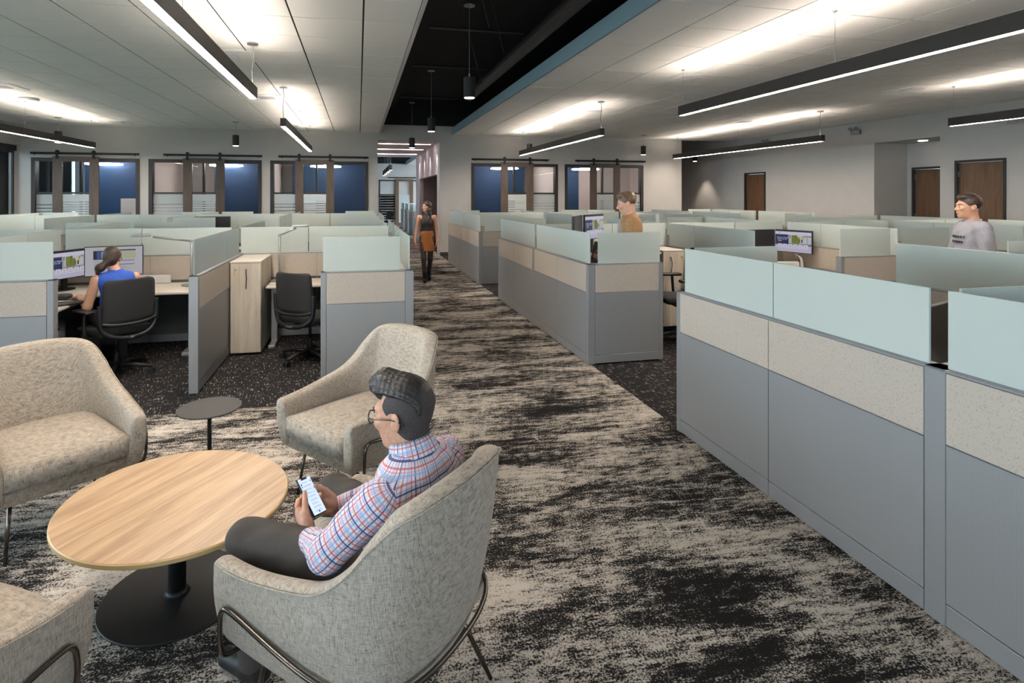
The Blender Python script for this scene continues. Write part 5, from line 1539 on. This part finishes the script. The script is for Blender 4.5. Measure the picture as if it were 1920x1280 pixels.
# ---- seated woman in blue
def seated_woman():
    rz = yaw_of(-0.50, 0.866)
    r = place_person('woman in a sleeveless blue top seated at two monitors', (-2.38, 6.38, 0), rz)
    hc = V3(-0.02, 0.10, 1.160); HR = euler_R(-0.12, 0.0, -0.42); neck = V3(0, .045, 1.02)
    skin, T = head_prims(hc, HR, 0.95, neck, True)
    shL, shR = V3(-.165, .03, .965), V3(.165, .03, .965)
    elL, elR = V3(-.235, .07, .70), V3(.26, .16, .72)
    wrL, wrR = V3(-.27, .30, .775), V3(.10, .38, .775)
    skin += [C_((0, 0, .53), (0, .02, .72), .13, .115, .04, (YAX, .78)), C_((0, .02, .72), (0, .035, .90), .115, .130, .04, (YAX, .74)), C_((-.11, .035, .955), (.11, .035, .955), .055, .055, .05)]
    limb(skin, [shL, elL, wrL], [.050, .042, .025]); limb(skin, [shR, elR, wrR], [.050, .042, .025])
    skin += hand_prims(wrL, V3(-.25, .9, -.12), V3(0, .1, 1), 1, .92, .25); skin += hand_prims(wrR, V3(-.3, .9, -.12), V3(0, .1, 1), -1, .92, .25)
    hipL, hipR = V3(-.09, .04, .53), V3(.09, .04, .53); knL, knR = V3(-.12, .45, .53), V3(.12, .45, .53); anL, anR = V3(-.12, .42, .09), V3(.12, .42, .09)
    limb(skin, [hipL, knL, anL], [.075, .052, .038]); limb(skin, [hipR, knR, anR], [.075, .052, .038])
    sdf_obj('body', skin, 0.006, M['skin_light'], r)
    eyes(T, .95, r, HR)
    sh = [C_((0, -.0, .54), (0, .02, .72), .142, .128, .04, (YAX, .8)), C_((0, .02, .72), (0, .035, .90), .128, .143, .04, (YAX, .76)), C_((-.115, .035, .957), (.115, .035, .957), .070, .070, .05), C_((0, .04, .98), neck + V3(0, .004, .012), .066, .062, .03)]
    sdf_obj('blue_top', sh, 0.006, M['blue_top'], r, wrinkle=0.002, seed=2, cuts=[(V3(.150, 0, 0), V3(1, 0, .12)), (V3(-.150, 0, 0), V3(-1, 0, .12))] if False else [(V3(.180, 0, .95), unit(V3(1, 0, .1))), (V3(-.180, 0, .95), unit(V3(-1, 0, .1)))], neg=[C_(neck, neck + V3(0, .01, .2), .052, .06)])
    pt = [C_((0, .0, .54), (0, .04, .54), .14, .13, .04, (V3(0, 0, 1), .75))]
    limb(pt, [hipL, knL, anL], [.09, .066, .05], .03); limb(pt, [hipR, knR, anR], [.09, .066, .05], .03)
    sdf_obj('trousers', pt, 0.009, M['black_top'], r)
    for an in (anL, anR): sdf_obj('shoe', [C_(an + V3(0, -.03, -.045), an + V3(0, .13, -.06), .038, .03, .02)], 0.007, M['leather'], r, cuts=[(V3(0, 0, .004), V3(0, 0, -1))])
    hair = [E_(T(0, -.022, .040), (.082, .103, .090), HR, .01), E_(T(0, -.065, -.02), (.062, .055, .06), HR, .03), C_(T(-.03, -.105, -.05), T(-.075, -.125, -.095), .034, .040, .02), C_(T(-.075, -.125, -.095), T(-.10, -.115, -.150), .036, .018, .02)]
    sdf_obj('hair', hair, 0.005, M['hair_brown'], r, cuts=[(T(0, .052, 0), HR @ unit(V3(0, 1, -.5)))], wrinkle=0.002, seed=5, neg=[E_(T(.083, .0, -.012), (.03, .026, .032), HR), E_(T(-.083, .0, -.012), (.03, .026, .032), HR), E_(T(0, .09, -.05), (.08, .08, .06), HR)])
    bm = bmesh.new()
    for sx in (-1, 1):
        tube(bm, [T(sx * .034 + .024 * math.cos(a * PI / 8), .106, .018 * math.sin(a * PI / 8)) for a in range(16)], .003, 6, closed=True)
        tube(bm, [T(sx * .058, .103, .006), T(sx * .083, .04, .006), T(sx * .084, -.02, .004)], .0028, 6)
    finish('glasses', bm, M['black'], r, True)
seated_woman()

# ---- walking woman
def walking_woman():
    r = place_person('woman in a dark sleeveless top and rust skirt walking down the walkway', (1.40, 11.85, 0), yaw_of(-0.10, -1.0))
    hc = V3(0.0, .015, 1.565); HR = euler_R(0.06, 0.0, -0.75); neck = V3(0, -.015, 1.40)
    skin, T = head_prims(hc, HR, 0.94, neck, True)
    shL, shR = V3(-.160, -.01, 1.355), V3(.160, -.01, 1.355)
    elL, elR = V3(-.205, -.05, 1.09), V3(.215, .0, 1.09); wrL, wrR = V3(-.215, .0, .865), V3(.245, .07, .875)
    skin += [C_((0, 0, .93), (0, 0, 1.08), .125, .100, .04, (YAX, .78)), C_((0, 0, 1.08), (0, .005, 1.27), .100, .122, .04, (YAX, .76)), C_((-.10, -.005, 1.345), (.10, -.005, 1.345), .050, .050, .05)]
    limb(skin, [shL, elL, wrL], [.044, .036, .023]); limb(skin, [shR, elR, wrR], [.044, .036, .023])
    skin += hand_prims(wrL, V3(.05, .15, -1), V3(-1, 0, 0), 1, .9, .3); skin += hand_prims(wrR, V3(-.05, .15, -1), V3(1, 0, 0), -1, .9, .3)
    skin += []
    sdf_leg = []
    hipL, hipR = V3(-.08, 0, .92), V3(.08, 0, .92); knL, knR = V3(-.075, -.02, .50), V3(.065, .12, .50); anL, anR = V3(-.055, -.26, .15), V3(.045, .14, .10)
    limb(skin, [hipL, knL, anL], [.078, .05, .034]); limb(skin, [hipR, knR, anR], [.078, .05, .034])
    sdf_obj('body', skin, 0.006, M['skin_tan'], r); eyes(T, .94, r, HR); brows_lips(T, .94, r, M['hair_dark'], None)
    sh = [C_((0, 0, 1.04), (0, 0, 1.10), .118, .110, .03, (YAX, .80)), C_((0, 0, 1.10), (0, .01, 1.26), .110, .132, .04, (YAX, .80)), E_((-.055, .07, 1.235), (.062, .05, .062), None, .03), E_((.055, .07, 1.235), (.062, .05, .062), None, .03), C_((-.07, -.005, 1.36), (.07, -.005, 1.36), .050, .050, .05), C_((0, -.008, 1.36), neck + V3(0, .0, .03), .056, .054, .03)]
    sdf_obj('sleeveless_top', sh, 0.006, M['black_top'], r, cuts=[(V3(.125, 0, 1.3), unit(V3(1, 0, .1))), (V3(-.125, 0, 1.3), unit(V3(-1, 0, .1)))], neg=[C_(neck + V3(0, 0, .02), neck + V3(0, .01, .2), .049, .055)])
    sk = [C_((0, 0, 1.05), (0, 0, .98), .118, .135, .03, (YAX, .82)), C_((0, 0, .98), (0, .01, .64), .138, .168, .04, (YAX, .82))]
    sdf_obj('skirt', sk, 0.007, M['skirt'], r, cuts=[(V3(0, 0, 1.068), V3(0, 0, 1)), (V3(0, 0, .645), V3(0, 0, -1))], wrinkle=0.003, seed=6)
    tg = []; limb(tg, [hipL, knL, anL], [.082, .054, .038]); limb(tg, [hipR, knR, anR], [.082, .054, .038])
    tg += []
    sdf_obj('tights', tg, 0.007, M['tights'], r)
    for an, tilt in ((anL, .05), (anR, 0)):
        b = [C_(an + V3(0, -.005, .10), an + V3(0, 0, -.03), .047, .044, .02), C_(an + V3(0, .0, -.045), an + V3(0, .13, -.062 - tilt), .040, .032, .02), C_(an + V3(0, -.025, -.03), an + V3(0, -.03, -.075), .03, .026, .01)]
        sdf_obj('ankle_boot', b, 0.006, M['leather'], r, cuts=[(V3(0, 0, .003), V3(0, 0, -1))])
    hair = [E_(T(0, -.02, .045), (.088, .105, .092), HR, .01), C_(T(-.07, -.01, 0), T(-.085, .0, -.15), .036, .042, .02), C_(T(.07, -.01, 0), T(.085, .0, -.14), .036, .042, .02), C_(T(0, -.06, 0), T(0, -.07, -.15), .07, .06, .03), C_(T(-.085, .0, -.15), T(-.09, .02, -.21), .04, .02, .02), C_(T(.085, .0, -.14), T(.07, .03, -.20), .04, .02, .02)]
    sdf_obj('hair', hair, 0.006, M['hair_dark'], r, wrinkle=0.006, seed=4, cuts=[(T(0, .066, 0), HR @ unit(V3(0, 1, -.35)))], neg=[E_(T(0, .10, -.035), (.060, .085, .085), HR)])
    bm = bmesh.new(); tube(bm, smooth_path([(-.05, .055, 1.40), (-.02, .10, 1.34), (0, .118, 1.29), (.02, .10, 1.34), (.05, .055, 1.40)]), .002, 6); bmesh.ops.create_uvsphere(bm, u_segments=8, v_segments=6, radius=.006, matrix=Matrix.Translation((0, .122, 1.285)))
    finish('necklace', bm, M['silver'], r)
walking_woman()

# ---- standing figures
def standing(label, loc, rz, s, hairm, skinm, kind, hyaw=0.0, hpitch=-0.1, walk=0.0, seed=1):
    r = place_person(label, loc, rz)
    Z = lambda x, y, z: V3(x, y, z) * s
    hc = Z(0, .03, 1.64); HR = euler_R(hpitch, 0, hyaw); neck = Z(0, -.01, 1.475)
    skin, T = head_prims(hc, HR, 0.98 * s, neck)
    shL, shR = Z(-.185, -.01, 1.43), Z(.185, -.01, 1.43)
    if kind == 'jacket': elL, elR, wrL, wrR = Z(-.23, .02, 1.14), Z(.23, .04, 1.15), Z(-.16, .26, 1.08), Z(.15, .27, 1.08)
    else: elL, elR, wrL, wrR = Z(-.220, -.05, 1.15), Z(.225, .05, 1.14), Z(-.215, .02, .90), Z(.20, .20, .97)
    skin += [C_(Z(0, 0, .95), Z(0, 0, 1.15), .145 * s, .135 * s, .04, (YAX, .72)), C_(Z(0, 0, 1.15), Z(0, 0, 1.35), .135 * s, .150 * s, .04, (YAX, .72)), C_(Z(-.13, -.005, 1.42), Z(.13, -.005, 1.42), .06 * s, .06 * s, .05)]
    limb(skin, [shL, elL, wrL], [.05, .04, .027]); limb(skin, [shR, elR, wrR], [.05, .04, .027])
    dL, dR = unit(wrL - elL), unit(wrR - elR)
    skin += hand_prims(wrL, dL, V3(-1, 0, .2), 1, 1.0, .35); skin += hand_prims(wrR, dR, V3(1, 0, .2), -1, 1.0, .35)
    hipL, hipR = Z(-.09, 0, .93), Z(.09, 0, .93)
    knL, knR = Z(-.10, .02 + walk * .22, .51), Z(.10, .02 - walk * .03, .51); anL, anR = Z(-.10, walk * .30, .09), Z(.10, -walk * .32, .09 + walk * .05)
    limb(skin, [hipL, knL, anL], [.08, .055, .04]); limb(skin, [hipR, knR, anR], [.08, .055, .04])
    sdf_obj('body', skin, 0.006, skinm, r); eyes(T, .98 * s, r, HR); brows_lips(T, .98 * s, r, hairm, None)
    pt = [C_(Z(0, 0, .97), Z(0, 0, .92), .150 * s, .150 * s, .04, (YAX, .76))]
    limb(pt, [hipL, knL, anL], [.098, .074, .06], .03); limb(pt, [hipR, knR, anR], [.098, .074, .06], .03)
    sdf_obj('trousers', pt, 0.009, M['denim'] if kind == 'tee' else M['pants'], r, cuts=[(V3(0, 0, .06), V3(0, 0, -1))])
    for an in (anL, anR): sdf_obj('shoe', [C_(an + V3(0, -.04, -.045), an + V3(0, .15, -.058), .042, .034, .02), C_(an, an + V3(0, 0, -.03), .045, .045, .02)], 0.008, M['leather'], r, cuts=[(V3(0, 0, .003), V3(0, 0, -1))])
    if kind == 'jacket':
        tee = [C_(Z(0, .012, 1.0), Z(0, .012, 1.36), .145 * s, .150 * s, .04, (YAX, .76)), C_(Z(-.08, -.0, 1.43), Z(.08, 0, 1.43), .062 * s, .062 * s, .05)]
        sdf_obj('grey_shirt', tee, 0.007, M['grey_tee'], r, neg=[C_(neck + V3(0, .01, .01), neck + V3(0, .03, .2), .058, .066)])
        jk = [C_(Z(0, -.005, .92), Z(0, -.005, 1.15), .160 * s, .158 * s, .04, (YAX, .82)), C_(Z(0, -.005, 1.15), Z(0, -.01, 1.36), .158 * s, .170 * s, .04, (YAX, .80)), C_(Z(-.15, -.015, 1.425), Z(.15, -.015, 1.425), .080 * s, .080 * s, .05)]
        limb(jk, [shL, elL, wrL - dL * .02], [.080, .066, .046], .03); limb(jk, [shR, elR, wrR - dR * .02], [.080, .066, .046], .03)
        sdf_obj('jacket', jk, 0.006, M['jacket'], r, wrinkle=0.004, seed=seed, neg=[C_(Z(0, .15, .95), Z(0, .13, 1.30), .060, .055), C_(Z(0, .13, 1.30), Z(0, .09, 1.46), .055, .050), C_(neck + V3(0, .01, 0), neck + V3(0, .03, .2), .066, .074)])
        bm = bmesh.new(); n = 30; prof = [(.070, -.02), (.069, .030), (.073, .036), (.082, .020), (.098, -.035), (.095, -.038), (.078, .01), (.075, -.02)]
        rings = []
        for i in range(n + 1):
            a = PI / 2 + 0.42 + (2 * PI - 0.84) * i / n
            rings.append([bm.verts.new(Matrix.Rotation(-0.28, 3, 'X') @ Vector((rr * math.cos(a) * s, rr * math.sin(a) * s, z)) + Vector(neck) + Vector((0, .012, .012))) for rr, z in prof])
        for i in range(n):
            for k in range(len(prof)): bm.faces.new((rings[i][k], rings[i + 1][k], rings[i + 1][(k + 1) % 8], rings[i][(k + 1) % 8]))
        bm.faces.new(rings[0]); bm.faces.new(rings[-1][::-1])
        finish('collar', bm, M['jacket'], r, True)
    else:
        te = [C_(Z(0, 0, .93), Z(0, 0, 1.15), .160 * s, .154 * s, .04, (YAX, .80)), C_(Z(0, 0, 1.15), Z(0, 0, 1.36), .154 * s, .165 * s, .04, (YAX, .78)), C_(Z(-.14, -.005, 1.42), Z(.14, -.005, 1.42), .074 * s, .074 * s, .05)]
        mL, mR = shL + (elL - shL) * .75, shR + (elR - shR) * .75
        limb(te, [shL, mL], [.074, .068], .03); limb(te, [shR, mR], [.074, .068], .03)
        sdf_obj('t_shirt', te, 0.006, M['grey_tee'], r, wrinkle=0.0035, seed=seed, neg=[C_(neck + V3(0, .01, -.01), neck + V3(0, .03, .2), .064, .075)])
        bm = bmesh.new()
        for z0, w_ in ((1.335, .11), (1.285, .09)):
            for k in range(9):
                x = (-w_ + k * 2 * w_ / 8); y = .125 * s * math.sqrt(max(0.05, 1 - (x / .175) ** 2)) + .012
                bx(bm, x - .009, x + .009, y, y + .004, z0 * s, (z0 + .022) * s)
        tag(finish('shirt_print', bm, M['fixture'], r), kind='stuff')
    hair = [E_(T(0, -.018, .042), (.082 * s, .102 * s, .090 * s), HR, .01), E_(T(0, .045, .098), (.058 * s, .045 * s, .026 * s), HR, .02), E_(T(0, .0, .105), (.062 * s, .07 * s, .026 * s), HR, .02)]
    sdf_obj('hair', hair, 0.005, hairm, r, wrinkle=0.0035, seed=seed + 3, cuts=[(T(0, .020, 0), HR @ unit(V3(0, 1, -.92))), (T(0, 0, -.066), HR @ unit(V3(0, .6, -1)))], neg=[E_(T(-.088, .006, -.014), (.03, .03, .034), HR), E_(T(.088, .006, -.014), (.03, .03, .034), HR)])
standing('man in a brown jacket standing behind the corner glass, looking down', (3.06, 6.02, 0), yaw_of(-0.93, 0.36), 1.045, M['hair_sandy'], M['skin_light'], 'jacket', 0.0, -0.28)
standing('man in a grey t-shirt walking between the far right cubicles', (6.08, 4.52, 0), yaw_of(-0.86, 0.5), 1.03, M['hair_brown'], M['skin_tan'], 'tee', 0.1, -0.02, walk=1.0, seed=9)
